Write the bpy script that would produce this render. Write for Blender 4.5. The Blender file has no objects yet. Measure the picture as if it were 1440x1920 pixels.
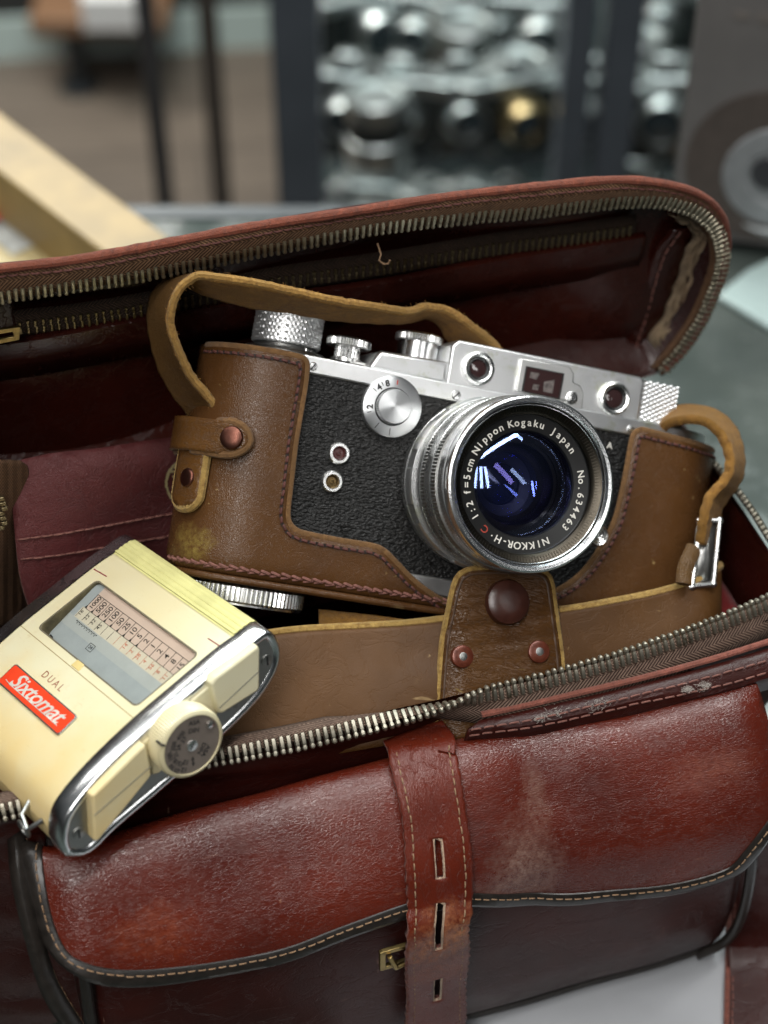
import bpy, bmesh, math, random
import numpy as np
from mathutils import Vector, Matrix
from mathutils.geometry import delaunay_2d_cdt
random.seed(7)
PI = math.pi
R_ = math.radians
sc = bpy.context.scene
# ------------------------------------------------------------------ camera, world, lamps, exposure
FPX = 3200.0                      # focal length in photo pixels (photo 1440 x 1920)
TH = R_(44)                       # the camera looks down by this much
RV = Vector((1, 0, 0)); UV = Vector((0, math.sin(TH), math.cos(TH))); FV = Vector((0, math.cos(TH), -math.sin(TH)))
cd = bpy.data.cameras.new('camera'); cam = bpy.data.objects.new('camera', cd); sc.collection.objects.link(cam)
cam.matrix_world = Matrix(((RV.x, UV.x, -FV.x, 0), (RV.y, UV.y, -FV.y, 0), (RV.z, UV.z, -FV.z, 0), (0, 0, 0, 1)))
cd.sensor_fit = 'VERTICAL'; cd.sensor_height = 36; cd.sensor_width = 27; cd.lens = 36 * FPX / 1920
cd.clip_start = 0.02; cd.clip_end = 60
cd.dof.use_dof = True; cd.dof.focus_distance = 0.437; cd.dof.aperture_fstop = 8.2
sc.camera = cam
sc.render.resolution_x = 768; sc.render.resolution_y = 1024
sc.view_settings.view_transform = 'Standard'; sc.view_settings.look = 'None'
sc.view_settings.exposure = -0.36; sc.view_settings.gamma = 1.0; sc.view_settings.use_curve_mapping = False
w = bpy.data.worlds.new('World'); sc.world = w; w.use_nodes = True
nt = w.node_tree; bg = nt.nodes['Background']
tc = nt.nodes.new('ShaderNodeTexCoord'); sx = nt.nodes.new('ShaderNodeSeparateXYZ'); cr = nt.nodes.new('ShaderNodeValToRGB')
nt.links.new(tc.outputs['Generated'], sx.inputs[0]); nt.links.new(sx.outputs['Z'], cr.inputs[0])
mr = nt.nodes.new('ShaderNodeMapRange'); mr.inputs['From Min'].default_value = -1
nt.links.new(sx.outputs['Z'], mr.inputs['Value']); nt.links.new(mr.outputs[0], cr.inputs[0])
cr.color_ramp.elements[0].position = .3; cr.color_ramp.elements[0].color = (.03, .03, .032, 1)
cr.color_ramp.elements[1].position = .85; cr.color_ramp.elements[1].color = (.42, .46, .48, 1)
e = cr.color_ramp.elements.new(.55); e.color = (.06, .068, .07, 1)
nt.links.new(cr.outputs[0], bg.inputs[0]); bg.inputs[1].default_value = .19

def area(name, loc, target, sx_, sy_, power, col=(1, 1, 1), spin=0):
    ld = bpy.data.lights.new(name, 'AREA'); ld.shape = 'RECTANGLE'; ld.size = sx_; ld.size_y = sy_; ld.energy = power; ld.color = col
    o = bpy.data.objects.new(name, ld); sc.collection.objects.link(o)
    loc = Vector(loc); d = (Vector(target) - loc).normalized()
    o.matrix_world = Matrix.Translation(loc) @ d.to_track_quat('-Z', 'Y').to_matrix().to_4x4() @ Matrix.Rotation(spin, 4, 'Z')
    return o
SUB = (0, .33, -.33)
area('ceiling_tube', (.12, .13, 1.2), SUB, .08, 1.7, 22, (1, .985, .95), R_(98))
area('ceiling_tube', (-.62, .60, 1.15), SUB, .09, 1.5, 10, (1, .985, .95), R_(8))
area('ceiling_tube', (.15, .80, 1.15), SUB, .09, 1.6, 11, (.96, .985, 1), R_(88))
for k_, x_ in enumerate((-.36, -.24, -.12)):
    area('shop_tube', (x_, -.52, .70), SUB, .06, .55, 3.4, (1, .98, .95), R_(12))
area('shop_tube', (.62, -.38, .62), SUB, .10, .5, 1.5, (1, .985, .96), R_(15))
area('background_fill_lamp', (.1, 1.5, .9), (.1, 1.5, -.9), 1.0, .8, 42, (.88, 1, .98))  # added fill lamps, only there to brighten the cabinet and floor behind
area('background_fill_lamp', (-.9, 2.2, .9), (-.8, 2.3, -1.3), 1.2, 1.0, 95, (1, .97, .9))

# ------------------------------------------------------------------ geometry helpers (everything in millimetres)
S = 0.001
def ray(px, py): return RV * ((px - 720) / FPX) + UV * ((960 - py) / FPX) + FV
def proj(p):
    d = p.dot(FV); return (720 + FPX * p.dot(RV) / d, 960 - FPX * p.dot(UV) / d)
class Frame:
    def __init__(s, o, x, y, z):
        s.o = Vector(o); s.ax = [Vector(x).normalized(), Vector(y).normalized(), Vector(z).normalized()]
    def loc(s, p): q = Vector(p) - s.o; return Vector([q.dot(a) for a in s.ax])
    def wor(s, p): return s.o + s.ax[0] * p[0] + s.ax[1] * p[1] + s.ax[2] * p[2]
    def pd(s, px, py, d): return s.loc(ray(px, py) * d)              # pixel and depth -> local point
    def at(s, px, py, ax=2, val=0.0):                                # pixel onto the local plane axis = val
        r = ray(px, py); a = s.ax[ax]; t = (val + s.o.dot(a)) / r.dot(a); return s.loc(r * t)
    def mat(s):
        a = s.ax; o = s.o * S
        return Matrix(((a[0].x, a[1].x, a[2].x, o.x), (a[0].y, a[1].y, a[2].y, o.y), (a[0].z, a[1].z, a[2].z, o.z), (0, 0, 0, 1)))
WF = Frame((0, 0, 0), (1, 0, 0), (0, 1, 0), (0, 0, 1))
def inv(fn, F, px, py, g):
    a, b = g
    for _ in range(25):
        q = proj(F.wor(fn(a, b))); e0, e1 = px - q[0], py - q[1]
        if abs(e0) + abs(e1) < .05: break
        qa = proj(F.wor(fn(a + .05, b))); qb = proj(F.wor(fn(a, b + .05)))
        m = ((qa[0] - q[0]) / .05, (qb[0] - q[0]) / .05, (qa[1] - q[1]) / .05, (qb[1] - q[1]) / .05)
        det = m[0] * m[3] - m[1] * m[2]
        if abs(det) < 1e-6: break
        da = (e0 * m[3] - m[1] * e1) / det; db = (m[0] * e1 - m[2] * e0) / det
        L = max(1, math.hypot(da, db) / 8); a += da / L; b += db / L
    return a, b
def thing(name, F, label, cat, group=None):
    o = bpy.data.objects.new(name, None); sc.collection.objects.link(o); o.matrix_world = F.mat(); o.empty_display_size = .01
    tag(o, label, cat, group); return o
def tag(o, label=None, cat=None, group=None, kind=None):
    if label: o['label'] = label
    if cat: o['category'] = cat
    if group: o['group'] = group
    if kind: o['kind'] = kind
    return o
class MB:
    def __init__(s): s.v = []; s.f = []; s.m = []; s.uv = {}
    def add(s, vs, fs, m=0, uvs=None):
        n = len(s.v); s.v += [Vector(v) for v in vs]
        for f in fs: s.f.append([i + n for i in f]); s.m.append(m)
        if uvs:
            for i, u in enumerate(uvs): s.uv[n + i] = u
        return s
    def box(s, c, sz, ax=None, m=0, taper=1.0):
        c = Vector(c); X, Y, Z = ax if ax else (Vector((1, 0, 0)), Vector((0, 1, 0)), Vector((0, 0, 1)))
        vs = []
        for k in (-1, 1):
            t = taper if k == 1 else 1
            for i, j in ((-1, -1), (1, -1), (1, 1), (-1, 1)): vs.append(c + X * (i * sz[0] / 2 * t) + Y * (j * sz[1] / 2 * t) + Z * (k * sz[2] / 2))
        return s.add(vs, [(3, 2, 1, 0), (4, 5, 6, 7), (0, 1, 5, 4), (1, 2, 6, 5), (2, 3, 7, 6), (3, 0, 4, 7)], m)
    def prism(s, pts, h0, h1, mp=lambda a, b, h: Vector((a, b, h)), m=0, inset=0.0):
        n = len(pts); cx = sum(p[0] for p in pts) / n; cy = sum(p[1] for p in pts) / n
        if sum(pts[i][0] * pts[(i + 1) % n][1] - pts[(i + 1) % n][0] * pts[i][1] for i in range(n)) < 0: pts = pts[::-1]
        vs = [mp(p[0], p[1], h0) for p in pts] + [mp(p[0], p[1], h1 - inset) for p in pts]
        fs = [tuple(range(n))[::-1]] + [(i, (i + 1) % n, n + (i + 1) % n, n + i) for i in range(n)]
        if inset:
            q = []
            for p in pts:
                L = math.hypot(p[0] - cx, p[1] - cy) or 1; k = max(0, 1 - inset / L); q.append(mp(cx + (p[0] - cx) * k, cy + (p[1] - cy) * k, h1))
            vs += q; fs += [(n + i, n + (i + 1) % n, 2 * n + (i + 1) % n, 2 * n + i) for i in range(n)]; fs.append(tuple(range(2 * n, 3 * n)))
        else: fs.append(tuple(range(n, 2 * n)))
        return s.add(vs, fs, m)
    def lathe(s, prof, c=(0, 0, 0), ax=2, seg=64, m=0, knurl=None, cap=True):
        """prof: (radius, height) list; axis ax through c.  knurl(r, h, k) may return a changed radius"""
        c = Vector(c); A = [Vector((1, 0, 0)), Vector((0, 1, 0)), Vector((0, 0, 1))]
        Z = A[ax]; X = A[(ax + 1) % 3]; Y = A[(ax + 2) % 3]; vs = []; fs = []; n = len(prof)
        for k in range(seg):
            a = 2 * PI * k / seg
            for i, (r, h) in enumerate(prof):
                rr = knurl(r, h, k, i) if knurl else r
                vs.append(c + X * (rr * math.cos(a)) + Y * (rr * math.sin(a)) + Z * h)
        for k in range(seg):
            k2 = (k + 1) % seg
            for i in range(n - 1): fs.append((k * n + i, k2 * n + i, k2 * n + i + 1, k * n + i + 1))
        if cap and prof[0][0] > .01: fs.append(tuple(k * n for k in range(seg))[::-1])
        if cap and prof[-1][0] > .01: fs.append(tuple(k * n + n - 1 for k in range(seg)))
        return s.add(vs, fs, m)
    def tube(s, pts, r, seg=8, m=0, flat=1.0, nrm=None, closed=False):
        pts = [Vector(p) for p in pts]; n = len(pts); vs = []; up = None
        for i, p in enumerate(pts):
            t = (pts[min(i + 1, n - 1)] - pts[max(i - 1, 0)]).normalized()
            if nrm is not None: up = (nrm if isinstance(nrm, Vector) else nrm[i]).copy()
            elif up is None: up = Vector((0, 0, 1)) if abs(t.z) < .9 else Vector((1, 0, 0))
            sd = t.cross(up).normalized(); up = sd.cross(t).normalized()
            rr = r(i / (n - 1)) if callable(r) else r
            for k in range(seg):
                a = 2 * PI * k / seg; vs.append(p + sd * (rr * math.cos(a)) + up * (rr * flat * math.sin(a)))
        fs = [(i * seg + k, i * seg + (k + 1) % seg, (i + 1) * seg + (k + 1) % seg, (i + 1) * seg + k) for i in range(n - 1) for k in range(seg)]
        fs += [tuple(range(seg))[::-1], tuple((n - 1) * seg + k for k in range(seg))]
        return s.add(vs, fs, m)
    def grid(s, rows, m=0, closed=False):
        """rows: list of lists of points; UV in millimetres"""
        nu = len(rows[0]); vs = []; uvs = []
        vv = 0
        mid = nu // 2
        for j, r in enumerate(rows):
            if j: vv += (Vector(r[mid]) - Vector(rows[j - 1][mid])).length
            uu = 0
            for i, p in enumerate(r):
                if i and i < len(rows[0]): uu += (Vector(rows[0][i]) - Vector(rows[0][i - 1])).length
                vs.append(p); uvs.append((uu, vv))
        fs = []
        for j in range(len(rows) - 1):
            for i in range(nu - 1 + (1 if closed else 0)):
                i2 = (i + 1) % nu; fs.append((j * nu + i, j * nu + i2, (j + 1) * nu + i2, (j + 1) * nu + i))
        return s.add(vs, fs, m, uvs)
    def build(s, name, mats, parent=None, F=None, smooth=35, mods=(), face=None, fix=False):
        me = bpy.data.meshes.new(name); me.from_pydata([tuple(v * S) for v in s.v], [], s.f)
        if not isinstance(mats, (list, tuple)): mats = [mats]
        for mt in mats: me.materials.append(mt)
        for p, mi in zip(me.polygons, s.m): p.material_index = mi; p.use_smooth = smooth > 0
        if s.uv:
            ul = me.uv_layers.new(name='UVMap')
            for lp in me.loops:
                u = s.uv.get(lp.vertex_index, (0, 0)); ul.data[lp.index].uv = u
        me.validate(); me.update()
        if face is not None:
            if sum(p.area * p.normal.dot(face) for p in me.polygons) < 0: me.flip_normals()
        elif fix:
            b = bmesh.new(); b.from_mesh(me); bmesh.ops.recalc_face_normals(b, faces=b.faces); b.to_mesh(me); b.free()
        if smooth > 0:
            try: me.set_sharp_from_angle(angle=R_(smooth))
            except Exception: pass
        o = bpy.data.objects.new(name, me); sc.collection.objects.link(o)
        if parent: o.parent = parent
        elif F: o.matrix_world = F.mat()
        for md in mods: md(o)
        return o
def bevel(w_, seg=2, ang=40):
    def f(o):
        m = o.modifiers.new('b', 'BEVEL'); m.width = w_ * S; m.segments = seg; m.limit_method = 'ANGLE'; m.angle_limit = R_(ang); m.harden_normals = False
    return f
def solid(t, rim=None, off=-1):
    def f(o):
        m = o.modifiers.new('s', 'SOLIDIFY'); m.thickness = t * S; m.offset = off; m.use_even_offset = False
        if rim is not None: m.material_offset_rim = rim
    return f
def subd(n=1):
    def f(o):
        m = o.modifiers.new('u', 'SUBSURF'); m.levels = n; m.render_levels = n
    return f
def cr_spline(pts, n):
    """Catmull-Rom resample to n points, even in arc length"""
    P = np.array([tuple(p) for p in pts], float)
    if len(P) == 2: return [Vector(P[0] + (P[1] - P[0]) * t) for t in np.linspace(0, 1, n)]
    Q = np.vstack([2 * P[0] - P[1], P, 2 * P[-1] - P[-2]]); out = []
    for i in range(1, len(Q) - 2):
        for t in np.linspace(0, 1, 16, endpoint=False):
            p0, p1, p2, p3 = Q[i - 1:i + 3]
            out.append(.5 * ((2 * p1) + (-p0 + p2) * t + (2 * p0 - 5 * p1 + 4 * p2 - p3) * t * t + (-p0 + 3 * p1 - 3 * p2 + p3) * t ** 3))
    out.append(P[-1]); out = np.array(out); L = np.r_[0, np.cumsum(np.linalg.norm(np.diff(out, axis=0), axis=1))]
    ss = np.linspace(0, L[-1], n); return [Vector([np.interp(x, L, out[:, k]) for k in range(out.shape[1])]) if out.shape[1] == 3 else (float(np.interp(x, L, out[:, 0])), float(np.interp(x, L, out[:, 1]))) for x in ss]
def sp2(pts, n): return [(p[0], p[1]) for p in cr_spline([(a, b, 0) for a, b in pts], n)]
def loft(rows, nu, nv):
    R = [cr_spline(r, nu) for r in rows]; cols = [cr_spline([r[i] for r in R], nv) for i in range(nu)]
    return [[cols[i][j] for i in range(nu)] for j in range(nv)]
def inpoly(P, x, y):
    A = P; B = np.roll(P, -1, axis=0)
    return (((A[:, 1] > y) != (B[:, 1] > y)) & (x < (B[:, 0] - A[:, 0]) * (y - A[:, 1]) / (B[:, 1] - A[:, 1] + 1e-12) + A[:, 0])).sum() % 2 == 1
def sheet(mb, poly, fn, res=3.0, m=0, resb=None, holes=()):
    """fill the 2-D outline poly (minus holes) with triangles about res wide and carry it onto the surface fn(a, b)"""
    resb = resb or res; pts = []; edges = []; loops = []
    for pl in [poly] + list(holes):
        n = len(pl); s0 = len(pts)
        for i in range(n):
            a, b = pl[i], pl[(i + 1) % n]; k = max(1, int(max(abs(a[0] - b[0]) / res, abs(a[1] - b[1]) / resb)))
            for j in range(k): pts.append((a[0] + (b[0] - a[0]) * j / k, a[1] + (b[1] - a[1]) * j / k))
        e0 = len(pts); edges += [(i, i + 1) for i in range(s0, e0 - 1)] + [(e0 - 1, s0)]; loops.append(np.array(pts[s0:e0]))
    P = np.array(pts); x0, y0 = loops[0].min(0); x1, y1 = loops[0].max(0)
    for j, y in enumerate(np.arange(y0 + resb * .5, y1, resb)):
        for x in np.arange(x0 + res * .5, x1, res) + (res * .5 if j % 2 else 0):
            if not inpoly(loops[0], x, y) or any(inpoly(h, x, y) for h in loops[1:]): continue
            if np.min(((P[:, 0] - x) / res) ** 2 + ((P[:, 1] - y) / resb) ** 2) > .2: pts.append((x, y))
    r = delaunay_2d_cdt([Vector(p) for p in pts], edges, [], 0, 1e-4); V = r[0]; fs = []
    for f in r[2]:
        cx = sum(V[i].x for i in f) / len(f); cy = sum(V[i].y for i in f) / len(f)
        if inpoly(loops[0], cx, cy) and not any(inpoly(h, cx, cy) for h in loops[1:]): fs.append(tuple(f))
    mb.add([fn(v.x, v.y) for v in V], fs, m, [(v.x, v.y) for v in V]); return mb
def stitches(mb, pts, nrm, L=2.6, gap=.9, r=.35, lift=.15, jit=.12, slant=0, holes=None):
    pts = [Vector(p) for p in pts]; acc = [0]
    for i in range(1, len(pts)): acc.append(acc[-1] + (pts[i] - pts[i - 1]).length)
    def P(t):
        t = max(0, min(acc[-1] - 1e-4, t)); i = max(0, int(np.searchsorted(acc, t, side='right')) - 1); i = min(i, len(pts) - 2)
        return pts[i].lerp(pts[i + 1], (t - acc[i]) / max(1e-6, acc[i + 1] - acc[i]))
    t = gap
    while t + L < acc[-1]:
        a, b = P(t), P(t + L); nn = nrm(P(t + L / 2)) if callable(nrm) else nrm
        sd = (b - a).cross(nn).normalized(); j = random.uniform(-jit, jit)
        q = [a - nn * r * .6 + sd * (j - slant), a.lerp(b, .2) + nn * lift + sd * (j - slant * .6), a.lerp(b, .5) + nn * (lift + r * .25) + sd * j, a.lerp(b, .8) + nn * lift + sd * (j + slant * .6), b - nn * r * .6 + sd * (j + slant)]
        mb.tube(q, r, 6)
        if holes is not None:
            dr = (b - a).normalized()
            for e_ in (a - dr * gap * .3, b + dr * gap * .3):
                holes.add([e_ + nn * .1 + dr * (math.cos(k_ * PI / 4) * r * 1.5) + sd * (math.sin(k_ * PI / 4) * r * 1.35) for k_ in range(8)], [tuple(range(8))])
        t += L + gap * random.uniform(.85, 1.15)
    return mb
def text_mb(mb, txt, size, fn, m=0, shear=0, spacing=1.0, align='CENTER', ext=.04, bold=0.0, cjust=True):
    """fn(a, b, h) -> point; text laid in the (a, b) plane in millimetres, h is height above it"""
    cu = bpy.data.curves.new('t', 'FONT'); cu.body = txt; cu.size = size; cu.align_x = align; cu.align_y = 'CENTER'; cu.shear = shear
    cu.space_character = spacing; cu.extrude = ext; cu.offset = bold; cu.resolution_u = 3
    o = bpy.data.objects.new('t', cu); sc.collection.objects.link(o)
    dg = bpy.context.evaluated_depsgraph_get(); me = bpy.data.meshes.new_from_object(o.evaluated_get(dg))
    mb.add([fn(v.co.x, v.co.y, v.co.z) for v in me.vertices], [tuple(p.vertices) for p in me.polygons], m)
    bpy.data.objects.remove(o); bpy.data.curves.remove(cu); bpy.data.meshes.remove(me); return mb

# ------------------------------------------------------------------ materials
def newmat(name):
    m = bpy.data.materials.new(name); m.use_nodes = True; return m, m.node_tree, m.node_tree.nodes['Principled BSDF']
def nd(t, ty, **k):
    n = t.nodes.new(ty)
    for a, b in k.items():
        if a.startswith('i_'): n.inputs[a[2:].replace('_', ' ')].default_value = b
        else: setattr(n, a, b)
    return n
def math_(t, op, a, b=None, c=None):
    n = t.nodes.new('ShaderNodeMath'); n.operation = op
    for i, x in enumerate((a, b, c)):
        if x is None: continue
        if isinstance(x, (int, float)): n.inputs[i].default_value = x
        else: t.links.new(x, n.inputs[i])
    return n.outputs[0]
def ramp(t, src, a, b, ca=(0, 0, 0, 1), cb=(1, 1, 1, 1)):
    n = t.nodes.new('ShaderNodeValToRGB'); n.color_ramp.elements[0].position = a; n.color_ramp.elements[1].position = b
    n.color_ramp.elements[0].color = ca; n.color_ramp.elements[1].color = cb; t.links.new(src, n.inputs[0]); return n.outputs[0]
def mixc(t, fac, a, b, mode='MIX'):
    n = t.nodes.new('ShaderNodeMix'); n.data_type = 'RGBA'; n.blend_type = mode
    for i, x in ((0, fac), (6, a), (7, b)):
        if isinstance(x, (int, float)): n.inputs[i].default_value = x
        elif isinstance(x, tuple): n.inputs[i].default_value = x if len(x) == 4 else x + (1,)
        else: t.links.new(x, n.inputs[i])
    return n.outputs[2]
def noise(t, vec, scale, detail=4, rough=.55, dist=0):
    n = nd(t, 'ShaderNodeTexNoise'); n.inputs['Scale'].default_value = scale; n.inputs['Detail'].default_value = detail
    n.inputs['Roughness'].default_value = rough; n.inputs['Distortion'].default_value = dist
    if vec is not None: t.links.new(vec, n.inputs['Vector'])
    return n.outputs['Fac']
def objco(t, scale=(1, 1, 1), rot=(0, 0, 0)):
    c = nd(t, 'ShaderNodeTexCoord'); mp = nd(t, 'ShaderNodeMapping'); mp.inputs['Scale'].default_value = scale; mp.inputs['Rotation'].default_value = rot
    t.links.new(c.outputs['Object'], mp.inputs['Vector']); return mp.outputs[0]
def bump(t, h, dist, strength=1.0, prev=None):
    b = nd(t, 'ShaderNodeBump'); b.inputs['Distance'].default_value = dist; b.inputs['Strength'].default_value = strength
    t.links.new(h, b.inputs['Height'])
    if prev is not None: t.links.new(prev, b.inputs['Normal'])
    return b.outputs[0]
def leather(name, col, col2, rough=.38, grain=1100, gd=.00022, wrinkle=1.0, scuff=(.5, .4, .3), scuffamt=.5, spots=None, stretch=(1, 1, 1), spec=.5, wrs=110, lump=.0018):
    m, t, b = newmat(name); v = objco(t); vs = objco(t, stretch)
    big = noise(t, v, 28, 3, .6); mid = noise(t, v, 130, 4, .6)
    c = mixc(t, ramp(t, big, .35, .68), col, col2)
    c = mixc(t, math_(t, 'MULTIPLY', ramp(t, mid, .45, .75), .28), c, tuple(x * .55 for x in col))
    # fine grain cells
    vo = nd(t, 'ShaderNodeTexVoronoi'); vo.feature = 'DISTANCE_TO_EDGE'; vo.inputs['Scale'].default_value = grain
    wv = nd(t, 'ShaderNodeVectorMath', operation='ADD'); nn = nd(t, 'ShaderNodeTexNoise'); nn.inputs['Scale'].default_value = grain * .6; t.links.new(vs, nn.inputs['Vector'])
    sc_ = nd(t, 'ShaderNodeVectorMath', operation='SCALE'); sc_.inputs['Scale'].default_value = .9 / grain; t.links.new(nn.outputs['Color'], sc_.inputs[0])
    t.links.new(vs, wv.inputs[0]); t.links.new(sc_.outputs[0], wv.inputs[1]); t.links.new(wv.outputs[0], vo.inputs['Vector'])
    g = ramp(t, vo.outputs['Distance'], 0, .22)
    n1 = bump(t, g, gd * .75, .8)
    wr = nd(t, 'ShaderNodeTexNoise'); wr.noise_dimensions = '3D'; wr.inputs['Scale'].default_value = wrs; wr.inputs['Detail'].default_value = 6; wr.inputs['Roughness'].default_value = .62; wr.inputs['Distortion'].default_value = .7
    t.links.new(vs, wr.inputs['Vector'])
    cre = math_(t, 'ABSOLUTE', math_(t, 'SUBTRACT', wr.outputs['Fac'], .5)); cre = ramp(t, cre, 0, .03)
    n2 = bump(t, cre, .0004 * wrinkle, .55, n1)
    n3 = bump(t, noise(t, v, 45, 2, .5), lump, .5, n2)
    rub = math_(t, 'MULTIPLY', ramp(t, noise(t, vs, 900, 4, .8), .52, .7), ramp(t, noise(t, v, 70, 4, .7), .56, .72)); c = mixc(t, math_(t, 'MULTIPLY', rub, scuffamt * .55), c, tuple(.35 * x + .65 * y for x, y in zip(scuff, col)))
    for k_, (sc4, rt) in enumerate((((.10, 1, 1), (0, .35, .5)), ((1, 1, .09), (.5, -.3, 0)))):
        ln = noise(t, objco(t, sc4, rt), 520, 2, .5); ms = ramp(t, noise(t, v, 95 + 30 * k_, 3, .6), .56, .66)
        sc5 = math_(t, 'MULTIPLY', math_(t, 'MULTIPLY', ramp(t, ln, .69, .73), ms), min(1, scuffamt * 1.1)); c = mixc(t, sc5, c, scuff)
    # scuffs: thin pale rubs and specks
    s1 = ramp(t, noise(t, vs, 300, 6, .78), .68, .73); s2 = ramp(t, big, .45, .7); s = math_(t, 'MULTIPLY', math_(t, 'MULTIPLY', s1, s2), scuffamt)
    c = mixc(t, s, c, scuff)
    c = mixc(t, math_(t, 'MULTIPLY', math_(t, 'SUBTRACT', 1.0, cre), .22), c, tuple(min(1, x * 1.5 + .01) for x in col2))
    r = math_(t, 'ADD', math_(t, 'MULTIPLY', mid, .25), rough - .1); 
    if spots:
        for (p, rad, sc3, amt) in spots:
            mp = nd(t, 'ShaderNodeMapping'); mp.vector_type = 'POINT'; tcx = nd(t, 'ShaderNodeTexCoord'); t.links.new(tcx.outputs['Object'], mp.inputs['Vector'])
            mp.inputs['Scale'].default_value = tuple(1 / (x * S) for x in rad); mp.inputs['Location'].default_value = tuple(-p[i] / rad[i] for i in range(3))
            ln = nd(t, 'ShaderNodeVectorMath', operation='LENGTH'); t.links.new(mp.outputs[0], ln.inputs[0])
            k = math_(t, 'ADD', ln.outputs['Value'], math_(t, 'MULTIPLY', math_(t, 'SUBTRACT', noise(t, v, 110, 5, .7), .5), 1.6))
            k = ramp(t, k, .1, 1.1, (1, 1, 1, 1), (0, 0, 0, 1)); k = math_(t, 'MULTIPLY', math_(t, 'MULTIPLY', k, ramp(t, noise(t, v, 700, 4, .7), .3, .65)), amt)
            c = mixc(t, k, c, sc3); r = math_(t, 'ADD', r, math_(t, 'MULTIPLY', k, .35))
    t.links.new(c, b.inputs['Base Color']); t.links.new(r, b.inputs['Roughness']); t.links.new(n3, b.inputs['Normal'])
    b.inputs['Specular IOR Level'].default_value = spec * .62; return m
def suede(name, col, col2, sc1=500, bd=.0006):
    m, t, b = newmat(name); v = objco(t); n = noise(t, v, sc1, 6, .75); f = noise(t, v, 2600, 3, .8)
    c = mixc(t, ramp(t, n, .35, .65), col, col2); c = mixc(t, ramp(t, noise(t, v, 80, 3), .45, .65), c, tuple(x * .6 for x in col))
    t.links.new(c, b.inputs['Base Color']); b.inputs['Roughness'].default_value = .85; b.inputs['Specular IOR Level'].default_value = .2
    t.links.new(bump(t, f, bd * .5, .8, bump(t, n, bd, .9)), b.inputs['Normal'])
    b.inputs['Sheen Weight'].default_value = .1; return m
def metal(name, col, rough=.3, dirt=.3, dcol=(.1, .09, .06), aniso=0, bs=300):
    m, t, b = newmat(name); v = objco(t); b.inputs['Metallic'].default_value = 1
    n = noise(t, v, bs, 5, .65); n2 = noise(t, v, 60, 3)
    f = math_(t, 'MULTIPLY', math_(t, 'MULTIPLY', ramp(t, n, .5, .75), ramp(t, n2, .45, .7)), dirt * 2)
    t.links.new(mixc(t, f, col, dcol), b.inputs['Base Color'])
    t.links.new(math_(t, 'ADD', math_(t, 'MULTIPLY', n, .18), rough - .08), b.inputs['Roughness'])
    t.links.new(bump(t, noise(t, v, 1500, 4, .7), .00003, .5), b.inputs['Normal']); return m
def plain(name, col, rough=.5, metallic=0, spec=.5, var=.12, bs=200, bd=0.0):
    m, t, b = newmat(name); v = objco(t); n = noise(t, v, bs, 4, .6)
    t.links.new(mixc(t, ramp(t, n, .3, .7), tuple(x * (1 - var) for x in col), tuple(min(1, x * (1 + var)) for x in col)), b.inputs['Base Color'])
    b.inputs['Metallic'].default_value = metallic; b.inputs['Specular IOR Level'].default_value = spec
    t.links.new(math_(t, 'ADD', math_(t, 'MULTIPLY', n, .12), max(.02, rough - .06)), b.inputs['Roughness'])
    if bd: t.links.new(bump(t, n, bd, .7), b.inputs['Normal'])
    return m
# ------------------------------------------------------------------ material set
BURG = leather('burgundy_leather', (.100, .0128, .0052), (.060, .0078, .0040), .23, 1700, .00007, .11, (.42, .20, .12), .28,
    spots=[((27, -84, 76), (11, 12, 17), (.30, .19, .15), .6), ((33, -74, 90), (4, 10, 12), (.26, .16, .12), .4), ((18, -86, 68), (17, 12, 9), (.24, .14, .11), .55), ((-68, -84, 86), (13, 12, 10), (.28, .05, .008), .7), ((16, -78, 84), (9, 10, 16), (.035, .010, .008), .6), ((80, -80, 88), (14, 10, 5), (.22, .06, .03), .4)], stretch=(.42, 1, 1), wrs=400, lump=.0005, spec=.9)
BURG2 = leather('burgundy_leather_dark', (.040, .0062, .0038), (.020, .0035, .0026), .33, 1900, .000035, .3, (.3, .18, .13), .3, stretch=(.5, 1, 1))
STRAPM = leather('burgundy_strap_leather', (.105, .0145, .0062), (.065, .0085, .004), .27, 1900, .00005, .3, (.5, .3, .2), .5,
    spots=[((2.6, -92, 67), (13, 10, 11), (.42, .17, .075), .95), ((2.6, -90, 52), (13, 10, 8), (.30, .10, .05), .6)], stretch=(1, .5, .5), wrs=380)
LIN = leather('lid_lining_leather', (.034, .0058, .0032), (.016, .003, .002), .22, 900, .00003, .15, (.2, .1, .08), .0, lump=.001)
MAR = leather('maroon_flap_leather', (.085, .018, .018), (.045, .009, .009), .5, 1700, .00014, .5, (.5, .35, .35), .2)
RAWRED = suede('raw_red_edge', (.25, .062, .030), (.10, .026, .014), 500, .0012)
RAWPINK = suede('raw_pink_edge', (.26, .085, .058), (.12, .036, .026), 600, .0006)
RAWPALE = suede('pale_cut_edge', (.48, .36, .26), (.26, .16, .11), 700, .0004)
RAWTAN = suede('raw_tan_edge', (.42, .27, .08), (.20, .11, .03), 700, .0006)
SUEDE = suede('orange_suede', (.37, .18, .030), (.17, .075, .014), 520, .0010)
CREAM = suede('cream_fleece', (.34, .25, .15), (.16, .10, .055), 200, .0015)
FELT = suede('red_felt', (.16, .008, .008), (.08, .004, .004), 700, .0004)
CASE = leather('brown_case_leather', (.086, .038, .0125), (.062, .026, .0085), .24, 1900, .000055, .12, (.40, .28, .12), .6,
    spots=[((-57, -27, 0), (11, 6, 12), (.34, .26, .06), .85), ((3, -36, 3), (3, 2, 6), (.4, .3, .15), .8)], lump=.0008)
CASE2 = leather('brown_band_leather', (.088, .036, .0065), (.060, .024, .0045), .55, 2400, .00003, .2, (.38, .26, .12), .45, lump=.0008)
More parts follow.
